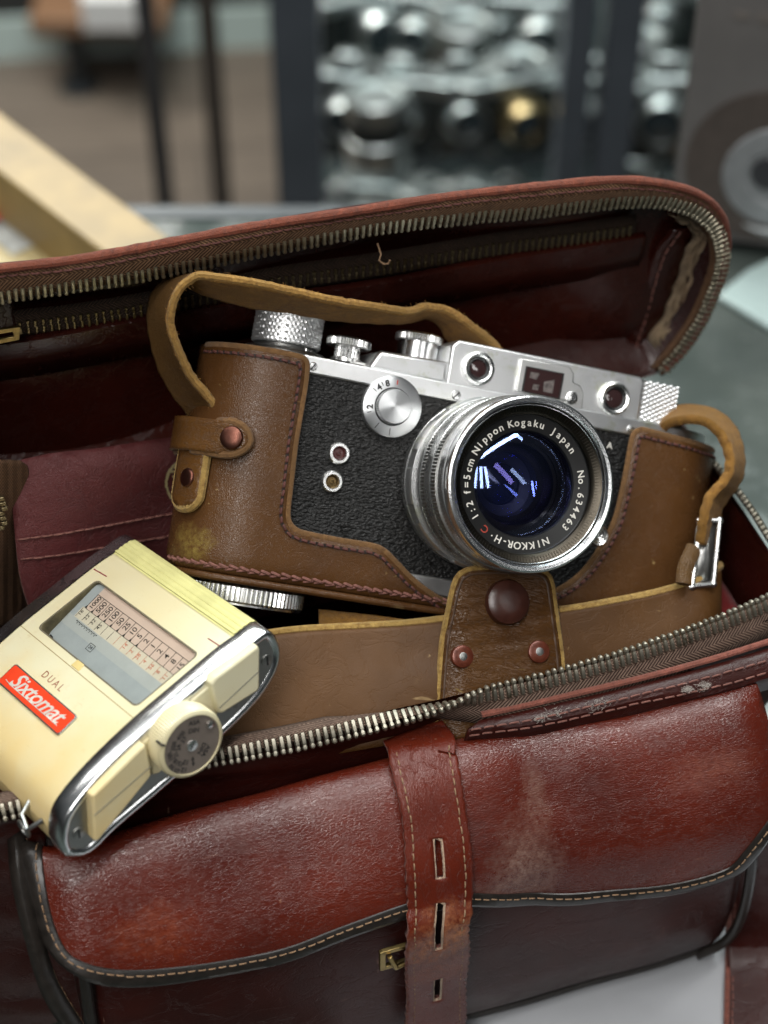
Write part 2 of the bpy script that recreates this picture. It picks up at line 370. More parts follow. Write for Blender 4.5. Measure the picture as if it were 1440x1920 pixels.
TABM = leather('worn_tab_leather', (.105, .046, .011), (.055, .022, .006), .28, 1300, .00008, .7, (.42, .30, .10), .6, stretch=(.35, 1.3, 1), wrs=420, lump=.0008)
STRAPB = leather('carry_strap_leather', (.125, .066, .022), (.07, .036, .013), .38, 1300, .00016, .7, (.38, .26, .09), .6)
PIPE = plain('black_piping', (.016, .013, .011), .33, var=.3, bs=400, bd=.0002)
DARK = plain('dark_inside', (.012, .009, .008), .7, var=.3)
THT = plain('tan_thread', (.22, .135, .075), .8, var=.25, bs=900)
THD = plain('dark_thread', (.085, .026, .020), .75, var=.3, bs=900)
HOLE = plain('needle_hole', (.012, .006, .004), .8)
THR = plain('red_brown_thread', (.16, .065, .05), .8, var=.3, bs=900)
ZM = metal('zip_metal', (.32, .295, .24), .5, 1.0, (.09, .07, .04), bs=700)
ZG = metal('zip_metal_gold', (.34, .31, .235), .46, .8, (.1, .07, .03), bs=700)
ZDK = metal('zip_metal_tarnished', (.16, .125, .07), .4, .8, (.05, .035, .02), bs=700)
BRASS = metal('old_brass', (.30, .22, .09), .35, .8, (.09, .06, .02), bs=500)
CHR = metal('satin_chrome', (.74, .745, .74), .27, .55, (.34, .36, .25), bs=260)
CHRP = metal('plate_chrome', (.78, .785, .79), .36, .95, (.42, .44, .27), bs=170)
BRT = metal('bright_chrome', (.80, .81, .82), .22, .35, (.3, .3, .3), bs=500)
GREYM = metal('dull_grey_metal', (.36, .36, .35), .36, .6, (.16, .15, .12), bs=400)
RIVET = metal('copper_rivet', (.13, .055, .04), .4, .9, (.10, .03, .02), bs=300)
SNAPM = plain('brown_snap', (.045, .014, .009), .3, var=.3)
SCR = plain('screw_slot', (.01, .01, .01), .6)
BLK = plain('black_paint', (.008, .008, .008), .35)
WHT = plain('engraved_white', (.62, .60, .55), .6)
REDP = plain('engraved_red', (.55, .05, .03), .6)
INK = plain('black_ink', (.015, .014, .014), .6)
INKR = plain('red_ink', (.45, .03, .02), .6)
def tape_mat(name, c1, c2, ang=1.0):
    m, t, b = newmat(name); uv = nd(t, 'ShaderNodeUVMap'); sp = nd(t, 'ShaderNodeSeparateXYZ'); t.links.new(uv.outputs[0], sp.inputs[0])
    u, v = sp.outputs[0], sp.outputs[1]
    vv = math_(t, 'ABSOLUTE', math_(t, 'SUBTRACT', math_(t, 'MODULO', math_(t, 'ADD', v, 100), 4.4), 2.2))
    s = math_(t, 'SINE', math_(t, 'MULTIPLY', math_(t, 'ADD', u, math_(t, 'MULTIPLY', vv, 1.3 * ang)), 2 * PI / 1.15))
    s = math_(t, 'ADD', math_(t, 'MULTIPLY', s, .5), .5); v_ = objco(t); n = noise(t, v_, 500, 4, .7)
    c = mixc(t, s, c1, c2); c = mixc(t, math_(t, 'MULTIPLY', ramp(t, n, .4, .7), .5), c, tuple(x * .5 for x in c1))
    t.links.new(c, b.inputs['Base Color']); b.inputs['Roughness'].default_value = .8; b.inputs['Specular IOR Level'].default_value = .25
    t.links.new(bump(t, n, .0002, .5, bump(t, s, .0003, .9)), b.inputs['Normal']); return m
TAPE = tape_mat('zip_tape', (.055, .026, .013), (.17, .092, .048))
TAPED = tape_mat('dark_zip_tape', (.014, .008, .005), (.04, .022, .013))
TAPE2 = tape_mat('zip_tape_grey', (.07, .04, .03), (.2, .135, .10))

# ------------------------------------------------------------------ frames of the things
AB = R_(17.8)
XB = Vector((math.cos(AB), math.sin(AB), 0)); YB = Vector((-math.sin(AB), math.cos(AB), 0)); ZW = Vector((0, 0, 1))
CZ = -443.0                                                     # counter top
FB = Frame((0, 275, -336), XB, YB, ZW)
PH = R_(87); LL = YB * (-math.cos(PH)) + ZW * math.sin(PH)
FLw = Frame(FB.wor((119.4, 98.2, 0)), XB, LL, XB.cross(LL))      # lid frame, z towards the mouth
BF = Frame(FB.wor((0, 50, CZ + 336)), XB, YB, ZW)                # the bag's own origin on the counter
def L2B(p): return BF.loc(FLw.wor(p))
def Bb(p): return Vector((p[0], p[1] - 50, p[2] - (CZ + 336)))   # rim-based bag coordinates -> bag origin
def LZ(px, py, z=0.0): return FLw.at(px, py, 2, z)
bag = thing('leather_bag', BF, 'open burgundy leather shoulder bag with brass zip, front pocket and strap, on the glass counter', 'bag')

def teeth(pts, outs, pitch=1.95, L=3.1, wd=1.0, th=1.25, bead=.62, stem=True, alt=0.0):
    """a row of metal zip teeth: one tapered bar and a rounded head per tooth"""
    mb = MB(); P = [Vector(p) for p in pts]; acc = [0]
    for i in range(1, len(P)): acc.append(acc[-1] + (P[i] - P[i - 1]).length)
    n = int(acc[-1] / pitch)
    for k in range(n):
        t = (k + .5) * pitch; i = min(len(P) - 2, max(0, int(np.searchsorted(acc, t)) - 1)); f = (t - acc[i]) / max(1e-6, acc[i + 1] - acc[i])
        p = P[i].lerp(P[i + 1], f); tg = (P[i + 1] - P[i]).normalized(); o = outs[i].lerp(outs[i + 1], f); o = (o - tg * o.dot(tg)).normalized(); nr = tg.cross(o).normalized()
        jit = random.uniform(-.12, .12); p = p + tg * jit + o * random.uniform(-.16, .16)
        tg = (tg + nr * random.uniform(-.05, .05) + o * random.uniform(-.09, .09)).normalized()
        # body: saddle over the tape
        prof = [(-L * .5, wd * .42, th * .42), (-L * .42, wd * .5, th * .5), (L * .10, wd * .46, th * .5), (L * .22, wd * .32, th * .40), (L * .32, wd * .50, th * .46), (L * .46, wd * .44, th * .40), (L * .54, wd * .2, th * .2)]
        vs = []; fs = []
        for (h, a, b) in prof:
            for q in range(8):
                an = 2 * PI * (q + .5) / 8; ca, sa = math.cos(an), math.sin(an); ca = math.copysign(abs(ca) ** .6, ca); sa = math.copysign(abs(sa) ** .6, sa)
                vs.append(p + o * h + tg * (a * ca) + nr * (b * sa))
        m_ = len(prof)
        for j in range(m_ - 1):
            for q in range(8): fs.append((j * 8 + q, j * 8 + (q + 1) % 8, (j + 1) * 8 + (q + 1) % 8, (j + 1) * 8 + q))
        fs += [tuple(range(8))[::-1], tuple((m_ - 1) * 8 + q for q in range(8))]
        mb.add(vs, fs)
    return mb
# ------------------------------------------------------------------ lid
outer_px = [(-70, 508), (0, 497), (150, 482), (330, 448), (550, 408), (720, 381), (900, 357), (1050, 342), (1180, 333), (1270, 342), (1330, 366), (1362, 402), (1373, 450), (1366, 505), (1345, 565), (1312, 630), (1270, 680), (1232, 713)]
op = [LZ(*q) for q in outer_px]
loop = [(p.x, p.y) for p in op]
loop[-1] = (0, 2.0)
lx = -262
loopc = [(lx + 30, loop[0][1] + 6)] + loop
hl0 = 0
loopc = sp2(loopc, 110)
hl = loop[0][1] + 2
loopc[0] = (lx + 30, hl)
cor = [(lx, 3), (lx - 2, hl * .4), (lx, hl * .8), (lx + 8, hl * .97), (lx + 30, hl)]
left = sp2(cor, 24)[:-1]
base = [(x, 1.5) for x in np.linspace(0, lx, 60)[1:-1]]
LOOP = left + loopc + base                                       # closed outline in the lid plane
cx0 = -110; cy0 = 52
def inset(lp, d):
    n = len(lp); out = []
    for i in range(n):
        a = lp[i - 1]; b = lp[(i + 1) % n]; tx, ty = b[0] - a[0], b[1] - a[1]; L = math.hypot(tx, ty) or 1
        out.append((lp[i][0] + ty / L * d, lp[i][1] - tx / L * d))
    return out
def wob(x, y, a=.5): return a * (math.sin(x * .06 + 1) + .6 * math.sin(x * .13 + y * .07 + 2))
def lidrow(d, z, wb=0): return [L2B((p[0], p[1], z + (wob(p[0], p[1]) * wb))) for p in inset(LOOP, d)]
mb = MB(); mb.grid([lidrow(.6, -1.2), lidrow(.9, -2.2, .1), lidrow(2.6, -4, .2), lidrow(6.6, -7.5, .3), lidrow(11, -12, .4), lidrow(15, -15.5, .5), lidrow(20, -17.5, .4), lidrow(26, -18)], closed=True)
sheet(mb, [(p[0], p[1]) for p in inset(LOOP, 26)], lambda a, b: L2B((a, b, -18 - 2.0 * math.sin(max(0, min(1, (a - lx) / -lx)) * PI) * math.sin(max(0, min(1, b / 80)) * PI))), 12)
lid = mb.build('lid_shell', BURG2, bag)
# raw edge strip: a thick cut leather edge round the rim
rim = inset(LOOP, 1.3); rr = MB()
keep = [i for i in range(len(LOOP)) if not (LOOP[i][1] < 2.2)]
rr.tube([L2B((rim[i][0], rim[i][1], -.6 + wob(rim[i][0], 0, .3))) for i in keep], lambda t: 1.45 + random.uniform(-.16, .16), 10, flat=.8)
rr.build('raw_edge', RAWRED, lid)
th = MB(); stitches(th, [L2B((p[0], p[1], .8)) for p in [inset(LOOP, 2.9)[i] for i in keep]], (LL.cross(XB) * 0 + BF.loc(FLw.wor((0, 0, 1))) - BF.loc(FLw.wor((0, 0, 0)))).normalized(), 2.2, .5, .28)
th.build('stitching', THD, lid)
# zip: tape and teeth follow the inner side of the rim
tp_px = [(-70, 575), (0, 558), (125, 540), (250, 520), (350, 500), (500, 470), (700, 431), (850, 412), (1000, 399), (1100, 386), (1200, 378), (1268, 385), (1322, 408), (1350, 445), (1356, 490), (1343, 540), (1315, 603), (1280, 655), (1238, 704)]
tpl = sp2([(LZ(*q, .6).x, LZ(*q, .6).y) for q in tp_px], 260)
oloc = loopc
def nearest(p, L_): return min(L_, key=lambda q: (q[0] - p[0]) ** 2 + (q[1] - p[1]) ** 2)
rows = [[], [], [], []]; rows2 = [[], []]
outs = []; tpts = []
for i, p in enumerate(tpl):
    a = tpl[max(0, i - 1)]; b = tpl[min(len(tpl) - 1, i + 1)]; tx, ty = b[0] - a[0], b[1] - a[1]; L = math.hypot(tx, ty); nx, ny = ty / L, -tx / L   # inwards
    q = nearest(p, loopc); dd = math.hypot(q[0] - p[0], q[1] - p[1]) - 1.4
    ox, oy = -nx, -ny
    rows[0].append(L2B((p[0] + ox * (dd + .6), p[1] + oy * (dd + .6), -.4))); rows[1].append(L2B((p[0] + ox * dd * .6, p[1] + oy * dd * .6, .55)))
    rows[2].append(L2B((p[0] + ox * 1.4, p[1] + oy * 1.4, .35))); rows[3].append(L2B((p[0] + nx * .3, p[1] + ny * .3, -.1)))
    rows2[0].append(L2B((p[0] + nx * .2, p[1] + ny * .2, -1.2))); rows2[1].append(L2B((p[0] + nx * 2.9, p[1] + ny * 2.9, -2.4)))
    z3 = L2B((p[0], p[1], .35)); tpts.append(z3); on = (L2B((p[0] + nx, p[1] + ny, .30)) - z3).normalized()
    qx, qy = proj(BF.wor(z3)); oi = LZ(qx + 1.5, qy + 12, .3); oi = (L2B(oi) - z3).normalized(); kk = min(1, max(0, (qx - 1120) / 160)); outs.append(oi.lerp(on, kk))
tp = MB().grid(rows).build('zip_tape', TAPE, bag, mods=[solid(.5)])
tag(tp, 'brown herringbone zip tape of the lid')
teeth(tpts, outs, 1.78, 4.3, 1.22, 1.5).build('zip_teeth', ZG, tp)
MB().grid(rows2).build('inner_tape', TAPE, tp, mods=[solid(.4)])
# lining wall and inner panel
PZ = -12.5
mb = MB(); mb.grid([lidrow(2.2, -1.6), lidrow(3.4, -3.5), lidrow(8, -8.5, .5), lidrow(13.5, PZ)], closed=True)
mb.build('lid_side_lining', LIN, bag)
def pfun(a, b): return L2B((a, b, PZ + 1.6 * math.sin(a * .035 + 1.3) * math.sin(b * .05) + 2.6 * math.exp(-((a + 8) / 22) ** 2 - ((b - 22) / 16) ** 2) + 1.1 * math.sin((a + b) * .07)))
panel = sheet(MB(), inset(LOOP, 11), pfun, 5).build('lid_pocket_panel', LIN, bag)
def PL(px, py, z): q = LZ(px, py, z); return L2B(q)
zx = [(30, 612), (150, 598), (275, 577), (420, 550), (525, 528), (720, 500), (920, 466), (1060, 448), (1190, 430)]
zl = cr_spline([PL(*q, PZ + 2.5) for q in zx], 200)
nrm_l = (BF.loc(FLw.wor((0, 0, 1))) - BF.loc(FLw.wor((0, 0, 0)))).normalized(); up_l = (BF.loc(FLw.wor((0, 1, 0))) - BF.loc(FLw.wor((0, 0, 0)))).normalized()
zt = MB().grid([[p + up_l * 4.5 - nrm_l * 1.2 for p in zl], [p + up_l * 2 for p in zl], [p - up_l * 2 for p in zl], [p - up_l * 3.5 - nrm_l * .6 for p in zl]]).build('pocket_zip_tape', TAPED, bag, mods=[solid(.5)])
mt = teeth([p + up_l * 1.1 + nrm_l * .7 for p in zl], [-up_l] * len(zl), 2.0, 2.0, .9, .9)
m2 = teeth([p - up_l * 1.1 + nrm_l * .7 for p in zl], [up_l] * len(zl), 2.0, 2.0, .9, .9); mt.add(m2.v, m2.f)
mt.build('pocket_zip_teeth', ZDK, zt)
pp = [(-20, 652), (80, 638), (275, 602), (500, 565), (720, 533), (920, 494), (1100, 465), (1205, 447)]
pl = cr_spline([PL(*q, PZ + 2.5) for q in pp], 120)
MB().grid([[p + up_l * 2.2 + nrm_l * .2 for p in pl], [p + up_l * 1.6 + nrm_l * 1.3 for p in pl], [p - up_l * 3 + nrm_l * 1.2 for p in pl], [p - up_l * 12 - nrm_l * 1 for p in pl]]).build('pocket_zip_border', LIN, bag, mods=[solid(.8)])
stitches(MB(), [p - up_l * .4 + nrm_l * 1.4 for p in pl], nrm_l, 2.4, .8, .25).build('pocket_stitching', THR, bag)
sm = cr_spline([PL(*q, PZ + 3) for q in [(1262, 428), (1232, 470), (1214, 520), (1198, 580), (1176, 650)]], 40)
MB().grid([[p - Vector((1, 0, 0)) * 1 for p in sm], [p + nrm_l * 1.2 + Vector((1, 0, 0)) * 1 for p in sm], [p + nrm_l * .8 + Vector((1, 0, 0)) * 16 for p in sm]]).build('lid_corner_panel', LIN, bag, mods=[solid(.8)])
stitches(MB(), [p + nrm_l * 1.5 + Vector((1, 0, 0)) * 2.2 for p in sm], nrm_l, 2.2, .8, .22).build('corner_stitching', THR, bag)
# frayed cream cloth edge inside the lid corner
fl = cr_spline([LZ(*q, z) for q, z in [((1262, 398), -5), ((1305, 428), -7), ((1300, 455), -8), ((1290, 475), -9), ((1278, 520), -9), ((1262, 560), -9), ((1246, 600), -9), ((1226, 628), -8), ((1238, 662), -7)]], 60)
rws = []
for j, (du, dz) in enumerate([(-1.9, -2.0), (-.9, .3), (-.2, -1.1), (.5, .5), (1.2, -.9), (2.0, .4), (2.8, -2.6)]):
    rws.append([L2B((p.x + du + .35 * math.sin(i * .9 + j), p.y + .3 * math.sin(i * .7 + 2 * j), p.z + 2.2 + dz + .5 * math.sin(i * .45 + j))) for i, p in enumerate(fl)])
fz = MB().grid(rws).build('cloth_lining_edge', CREAM, bag, mods=[solid(.5)])
tag(fz, 'frayed cream cloth layers inside the lid corner')
# loose thread end by the lid zip
c0 = LZ(712, 470, .5)
MB().tube([L2B((c0.x + a, c0.y + b, c0.z + c)) for a, b, c in [(0, 1, -2), (.3, -1.2, .2), (-.4, -2.6, .8), (.8, -4.0, .9), (2.2, -4.4, .6), (2.6, -3.2, .8)]], .28, 6).build('loose_thread', THT, bag)
# brass pull of the lid pocket zip
q = LZ(8, 628, PZ + 8)
mb = MB(); pts = [(q.x - 5, q.y - 2.4), (q.x + 3.6, q.y - 2.2), (q.x + 4.4, q.y + 2.0), (q.x - 5, q.y + 2.4)]
pin = [(q.x - 1.5, q.y - .9), (q.x + 2.2, q.y - .9), (q.x + 2.2, q.y + .9), (q.x - 1.5, q.y + .9)]
n_ = 4
for h0, h1 in ((-.5, .5),):
    vs = [L2B((a, b, q.z + h)) for h in (h0, h1) for L_ in (pts, pin) for a, b in L_]
    fs = []
    for i in range(4):
        j = (i + 1) % 4; fs += [(8 + i, 8 + j, 12 + j, 12 + i), (i, 4 + i, 4 + j, j), (i, j, 8 + j, 8 + i), (4 + i, 12 + i, 12 + j, 4 + j)]
    mb.add(vs, fs)
mb.build('zip_pull', BRASS, zt, mods=[bevel(.25)])

# ------------------------------------------------------------------ bag base
def rrect(x0, x1, y0, y1, r, n=8, k=60):
    pts = []
    for cx_, cy_, a0 in ((x1 - r, y1 - r, 0), (x0 + r, y1 - r, 90), (x0 + r, y0 + r, 180), (x1 - r, y0 + r, 270)):
        for i in range(n + 1): a = R_(a0 + 90 * i / n); pts.append((cx_ + r * math.cos(a), cy_ + r * math.sin(a)))
    out = []
    for i in range(len(pts)):
        a, b = pts[i], pts[(i + 1) % len(pts)]; m_ = max(1, int(math.hypot(a[0] - b[0], a[1] - b[1]) / 6))
        for j in range(m_): out.append((a[0] + (b[0] - a[0]) * j / m_, a[1] + (b[1] - a[1]) * j / m_))
    return out
BOT = CZ + 336 + 1.0
def brow(d, z, wb=.4, r=14): return [Bb((p[0] + wob(p[1] * 2, p[0], wb) * .4, p[1] + wob(p[0] * 1.4, z, wb), z)) for p in rrect(-262 - d, 121 + d, -d, 98 + d, r)]
mb = MB(); mb.grid([brow(-1.5, -2.2), brow(-.3, -2.0), brow(.3, -5), brow(-.3, -14, .6), brow(.5, -40, .9), brow(1, -75, .9), brow(.2, BOT + 6, .4), brow(-5, BOT, 0)][::-1], closed=True)
mb.add([Bb((x, y, BOT)) for x, y in ((-257, 5), (116, 5), (116, 93), (-257, 93))], [(3, 2, 1, 0)])
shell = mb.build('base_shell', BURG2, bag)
mb = MB(); mb.grid([brow(-1.6, -2.4), brow(-2.6, -8), brow(-3, -40), brow(-4, BOT + 4, 0)], closed=True)
mb.add([Bb((x, y, BOT + 4)) for x, y in ((-258, 4), (117, 4), (117, 94), (-258, 94))], [(0, 1, 2, 3)])
mb.build('base_lining', LIN, bag)
# rim zip of the base: front run turning up the right side
fr = [(-60, 1536), (100, 1492), (250, 1452), (400, 1417), (560, 1386), (720, 1349), (840, 1322), (1000, 1285), (1130, 1250), (1270, 1203), (1380, 1160), (1450, 1128)]
fpts = [FB.at(*p, 2, .8) for p in fr]
sd_px = [(1450, 1020), (1415, 965), (1386, 925), (1350, 882), (1318, 846), (1290, 815)]
sp_ = [FB.at(*p, 2, .8) for p in sd_px]
A_ = fpts[-1]; B_ = sp_[0]
corner = [Vector((A_.x + (121.5 - A_.x) * .5, A_.y + 1.0, .8)), Vector((120, A_.y + 5, .8)), Vector((122, A_.y + 12, .8))]
zpts = cr_spline([Vector(p) for p in fpts + corner + sp_], 420)
tl = []; ol = []; r0 = []; r1 = []; r2 = []; r3 = []
for i, p in enumerate(zpts):
    a = zpts[max(0, i - 1)]; b = zpts[min(len(zpts) - 1, i + 1)]; t = (b - a).normalized(); inn = Vector((-t.y, t.x, 0)).normalized()
    px = proj(FB.wor(p))[0] if i < 300 else 1500
    k = min(1, max(0, (px - 620) / 330))       # 0: teeth hang outwards and down, 1: teeth stand up
    if p.y > 8: k = 1
    ang = -.75 + k * 1.75
    o = inn * math.cos(ang + PI) * (1 - 2 * k if False else 1) + Vector((0, 0, 1)) * math.sin(ang)
    # k = 0 -> outwards/down ; k = 1 -> upwards, slightly in
    o0 = (-inn * .75 - Vector((0, 0, .66))); o1 = (inn * .55 + Vector((0, 0, .9)))
    o = (o0.lerp(o1, k)); 
    if o.length < .2: o = Vector((0, 0, 1))
    o = o0 if k < .02 else (o1 if k > .98 else (o0 * (1 - k) + o1 * k + Vector((0, 0, .5)) * 0 - inn * .6 * math.sin(k * PI))); o.normalize()
    tl.append(Bb(p)); ol.append(o)
    wdt = 5.2
    r0.append(Bb(p + o * (.4 + .9 * k))); r1.append(Bb(p - o * 1.6))
    d2 = (inn * .8 - Vector((0, 0, .15))) * (1 - k) + (-inn * .62 - Vector((0, 0, .75))) * k
    r2.append(Bb(p - o * 1.6 + d2 * (3.0))); r3.append(Bb(p - o * 1.6 + d2 * 6 - Vector((0, 0, 1.5))))
tb = MB().grid([r0, r1, r2, r3]).build('base_zip_tape', TAPE2, bag, mods=[solid(.5, off=0)])
tag(tb, 'grey brown zip tape along the bag mouth')
teeth([a_ + b_ * .7 for a_, b_ in zip(tl, ol)], ol, 1.86, 4.4, 1.42, 2.1).build('base_zip_teeth', ZM, tb)
# raw folded edge and piped bands below the rim, front right
def frow(pxs, y, n=90): return cr_spline([Bb(FB.at(*p, 1, y)) for p in pxs], n)
def zrow(pxs, z, n=90): return cr_spline([Bb(FB.at(*p, 2, z)) for p in pxs], n)
e1 = zrow([(905, 1334), (960, 1322), (1032, 1305), (1200, 1265), (1340, 1227), (1470, 1186)], -2.6)
e2 = zrow([(900, 1346), (960, 1334), (1032, 1318), (1200, 1279), (1340, 1242), (1470, 1202)], -3.0)
MB().tube([a.lerp(b, .5) for a, b in zip(e1, e2)], .95, 8, flat=.8).build('folded_raw_edge', RAWPINK, shell)
b1 = [p + Vector((0, -.2, -.6)) for p in e2]; b2 = zrow([(878, 1368), (950, 1356), (1032, 1340), (1200, 1298), (1340, 1262), (1470, 1224)], -4.2)
b3 = zrow([(872, 1386), (950, 1378), (1032, 1366), (1200, 1328), (1340, 1300), (1470, 1262)], -7.5)
b4 = zrow([(868, 1404), (950, 1400), (1032, 1390), (1200, 1352), (1340, 1320), (1470, 1285)], -13)
lipm = MB().grid([b1, b2, [a.lerp(b, .5) + Vector((0, -.3, .7)) for a, b in zip(b2, b3)], b3, b4]).build('mouth_band', BURG2, shell, mods=[solid(.8)], face=Vector((0, -.3, 1)))
stitches(MB(), [a.lerp(b, .2) + Vector((0, -.3, .9)) for a, b in zip(b2, b3)], Vector((0, -.3, 1)).normalized(), 2.4, .9, .25).build('band_stitching', THR, lipm)
stitches(MB(), [a.lerp(b, .75) + Vector((0, -.3, .8)) for a, b in zip(b2, b3)], Vector((0, -.5, .9)).normalized(), 2.4, .9, .25).build('band_stitching', THR, lipm)
# lint caught on the mouth band
mb = MB()
for (px, py, s_) in [(1040, 1338, 1.6), (1120, 1322, 1.8), (1320, 1288, 1.2), (1012, 1350, .8), (1290, 1296, .8)]:
    c = Bb(FB.at(px, py, 2, -4.6))
    for _ in range(90):
        a = c + Vector((random.gauss(0, s_), random.gauss(0, s_ * .5), random.gauss(.5, .25))); mb.tube([a, a + Vector((random.gauss(0, .3), random.gauss(0, .25), random.gauss(.1, .2))), a + Vector((random.gauss(0, .45), random.gauss(0, .4), random.gauss(.1, .2)))], .035, 4)
mb.build('lint_fibres', plain('grey_lint', (.36, .32, .29), .9), lipm)

# ------------------------------------------------------------------ front pocket with its flap
XL, XR = -92.0, 93.0
def flap_prof(w_):
    P = [(-3, -19), (-5.2, -12.2), (-9, -9.0), (-14, -9.2), (-19.2, -12.4), (-25.5, -18.6), (-31.5, -25.4), (-35.9, -33), (-38, -43), (-38.6, -54), (-38.6, -66), (-38.6, -90)]
    if not hasattr(flap_prof, 'c'):
        c = cr_spline([(a, b, 0) for a, b in P], 240); acc = [0]
        for i in range(1, 240): acc.append(acc[-1] + (c[i] - c[i - 1]).length)
        flap_prof.c = c; flap_prof.a = acc
    c, a = flap_prof.c, flap_prof.a
    if w_ <= 0: d = (c[1] - c[0]).normalized(); return c[0].x + d.x * w_, c[0].y + d.y * w_
    i = min(238, max(0, int(np.searchsorted(a, w_)) - 1)); f = (w_ - a[i]) / (a[i + 1] - a[i]); p = c[i].lerp(c[i + 1], f); return p.x, p.y
def flap_s(x, w_):
    y, z = flap_prof(w_)
    k = min(1, max(0, w_ / 14)); 
    # right end sits further out; the left end drops away; soft dents and puckers
    y += -5.0 * max(0, (x - 30) / 65) * k + 1.5 * math.exp(-((x - 38 + w_ * .15) / 9) ** 2) * k
    z += -2.0 * max(0, (-x - 45) / 45) * (1 - k * .4)
    for xe, s_ in ((XL, -1), (XR + 6, 1)):
        d = max(0, 10 - abs(xe - x) if (x - xe) * s_ < 0 else 10 + (x - xe) * s_)
        y += .045 * d * d * k
    z += (.7 * math.sin(x * .07 + w_ * .05) + .35 * math.sin(x * .19 - w_ * .11)) * k
    y += (.6 * math.sin(x * .05 + w_ * .09 + 1)) * k
    return Bb((x, y, z))
def FI(px, py, g=None):
    g = g or ((px - 760) * .137, 30); return inv(flap_s, BF, px, py, g)
bot = [(1470, 1500), (1440, 1560), (1412, 1598), (1370, 1637), (1285, 1664), (1150, 1680), (1010, 1687), (890, 1689), (820, 1696), (750, 1715), (680, 1739), (560, 1785), (450, 1812), (340, 1830), (240, 1838), (165, 1826), (112, 1792), (80, 1730), (62, 1650), (55, 1560), (60, 1500)]
edge = [FI(*p) for p in bot]
edge = sp2(edge, 150)
poly = [(edge[0][0], 2), (edge[-1][0] , 2)]
poly = edge + [(edge[-1][0] + .5, 1.5), (-40, .5), (20, .5), (edge[0][0] - .5, 1.5)]
flap = sheet(MB(), poly, flap_s, 2.2).build('pocket_flap', BURG, bag, mods=[solid(1.6)], face=Vector((0, -.7, .7)))
def fnrm(x, w_, e_=.4):
    a = flap_s(x + e_, w_) - flap_s(x - e_, w_); b = flap_s(x, w_ + e_) - flap_s(x, w_ - e_); n = b.cross(a).normalized()
    return n if n.dot(Vector((0, -1, 1))) > 0 else -n
def fo(x, w_, h): return flap_s(x, w_) + fnrm(x, w_) * h
en = len(edge); cxm, cwm = 0, 20
def einw(i, d):
    a = edge[max(0, i - 2)]; b = edge[min(en - 1, i + 2)]; tx, ty = b[0] - a[0], b[1] - a[1]; L = math.hypot(tx, ty); nx, ny = -ty / L, tx / L
    x, w_ = edge[i]
    if (cxm - x) * nx + (cwm - w_) * ny < 0: nx, ny = -nx, -ny
    return x + nx * d, w_ + ny * d
rows = []
for d, h in ((-1.2, -1.6), (-1.9, -.6), (-1.7, .5), (-.4, 1.15), (1.4, .95), (2.5, .35), (2.7, -.1)):
    rows.append([fo(*einw(i, d), h) for i in range(en)])
bind = MB().grid(rows).build('edge_binding', PIPE, flap)
stitches(MB(), [fo(*einw(i, 1.5), .95) for i in range(2, en)], lambda p: Vector((0, -.7, .7)), 1.7, .8, .2).build('binding_stitching', THT, flap)
# pocket body
def prow(y, z, ins=0, x0=XL + 3, x1=XR + 4):
    pts = []
    r = 10; 
    for i in range(9): a = PI / 2 * i / 8; pts.append((x1 - ins - r + r * math.sin(a + 0) * 1, y + ins * .6 + r - r * math.cos(a)))
    right = [(x1 - ins, -.5)] + [(p[0], p[1]) for p in pts[::-1]]
    leftp = [(x0 + x1 - p[0], p[1]) for p in right][::-1]
    mid = [(x, y + ins * .6) for x in np.linspace(x1 - ins - r, x0 + ins + r, 40)[1:-1]]
    return [Bb((a, b + wob(a, z, .5), z)) for a, b in right + mid + leftp]
prs = [(-22, -26, 3), (-28, -36, 1.5), (-33.5, -50, .3), (-35.5, -64, 0), (-36.6, -82, 0), (-36, BOT + 10, .5), (-33, BOT + 3.5, 2.5), (-26, BOT + .2, 8)]
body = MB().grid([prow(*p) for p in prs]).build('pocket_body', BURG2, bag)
for x in (XL + 3, XR + 4):
    mb = MB()
    s_ = -1 if x < 0 else 1
    mb.tube(cr_spline([Bb((x - s_ * 3.5, -25, -28)), Bb((x - s_ * 2.2, -31, -46)), Bb((x - s_ * 1.4, -34.8, -64)), Bb((x - s_ * 1.6, -36.0, -85)), Bb((x - s_ * 4, -35, BOT + 8)), Bb((x - s_ * 12, -34, BOT + 2.5))], 40), 1.5, 10)
    mb.build('corner_piping', PIPE, body)
bp = [p for p in prow(-34.5, BOT + 3.6, 2.2)][6:-6]
MB().tube(bp, 1.0, 8).build('bottom_piping', PIPE, body)
# left gusset of the flap seen end-on, dark with a tan seam
gx = XL - 3
g0 = cr_spline([Bb((gx - 2, -2, -10)), Bb((gx - 3, -12, -12)), Bb((gx - 3, -22, -20)), Bb((gx - 2, -31, -34)), Bb((gx + 2, -36, -50))], 30)
g1 = [p + Vector((4.5, 1.5, 1)) for p in g0]
MB().grid([g0, [a.lerp(b, .5) + Vector((-.3, -.6, .6)) for a, b in zip(g0, g1)], g1]).build('flap_gusset', PIPE, flap, mods=[solid(1)])

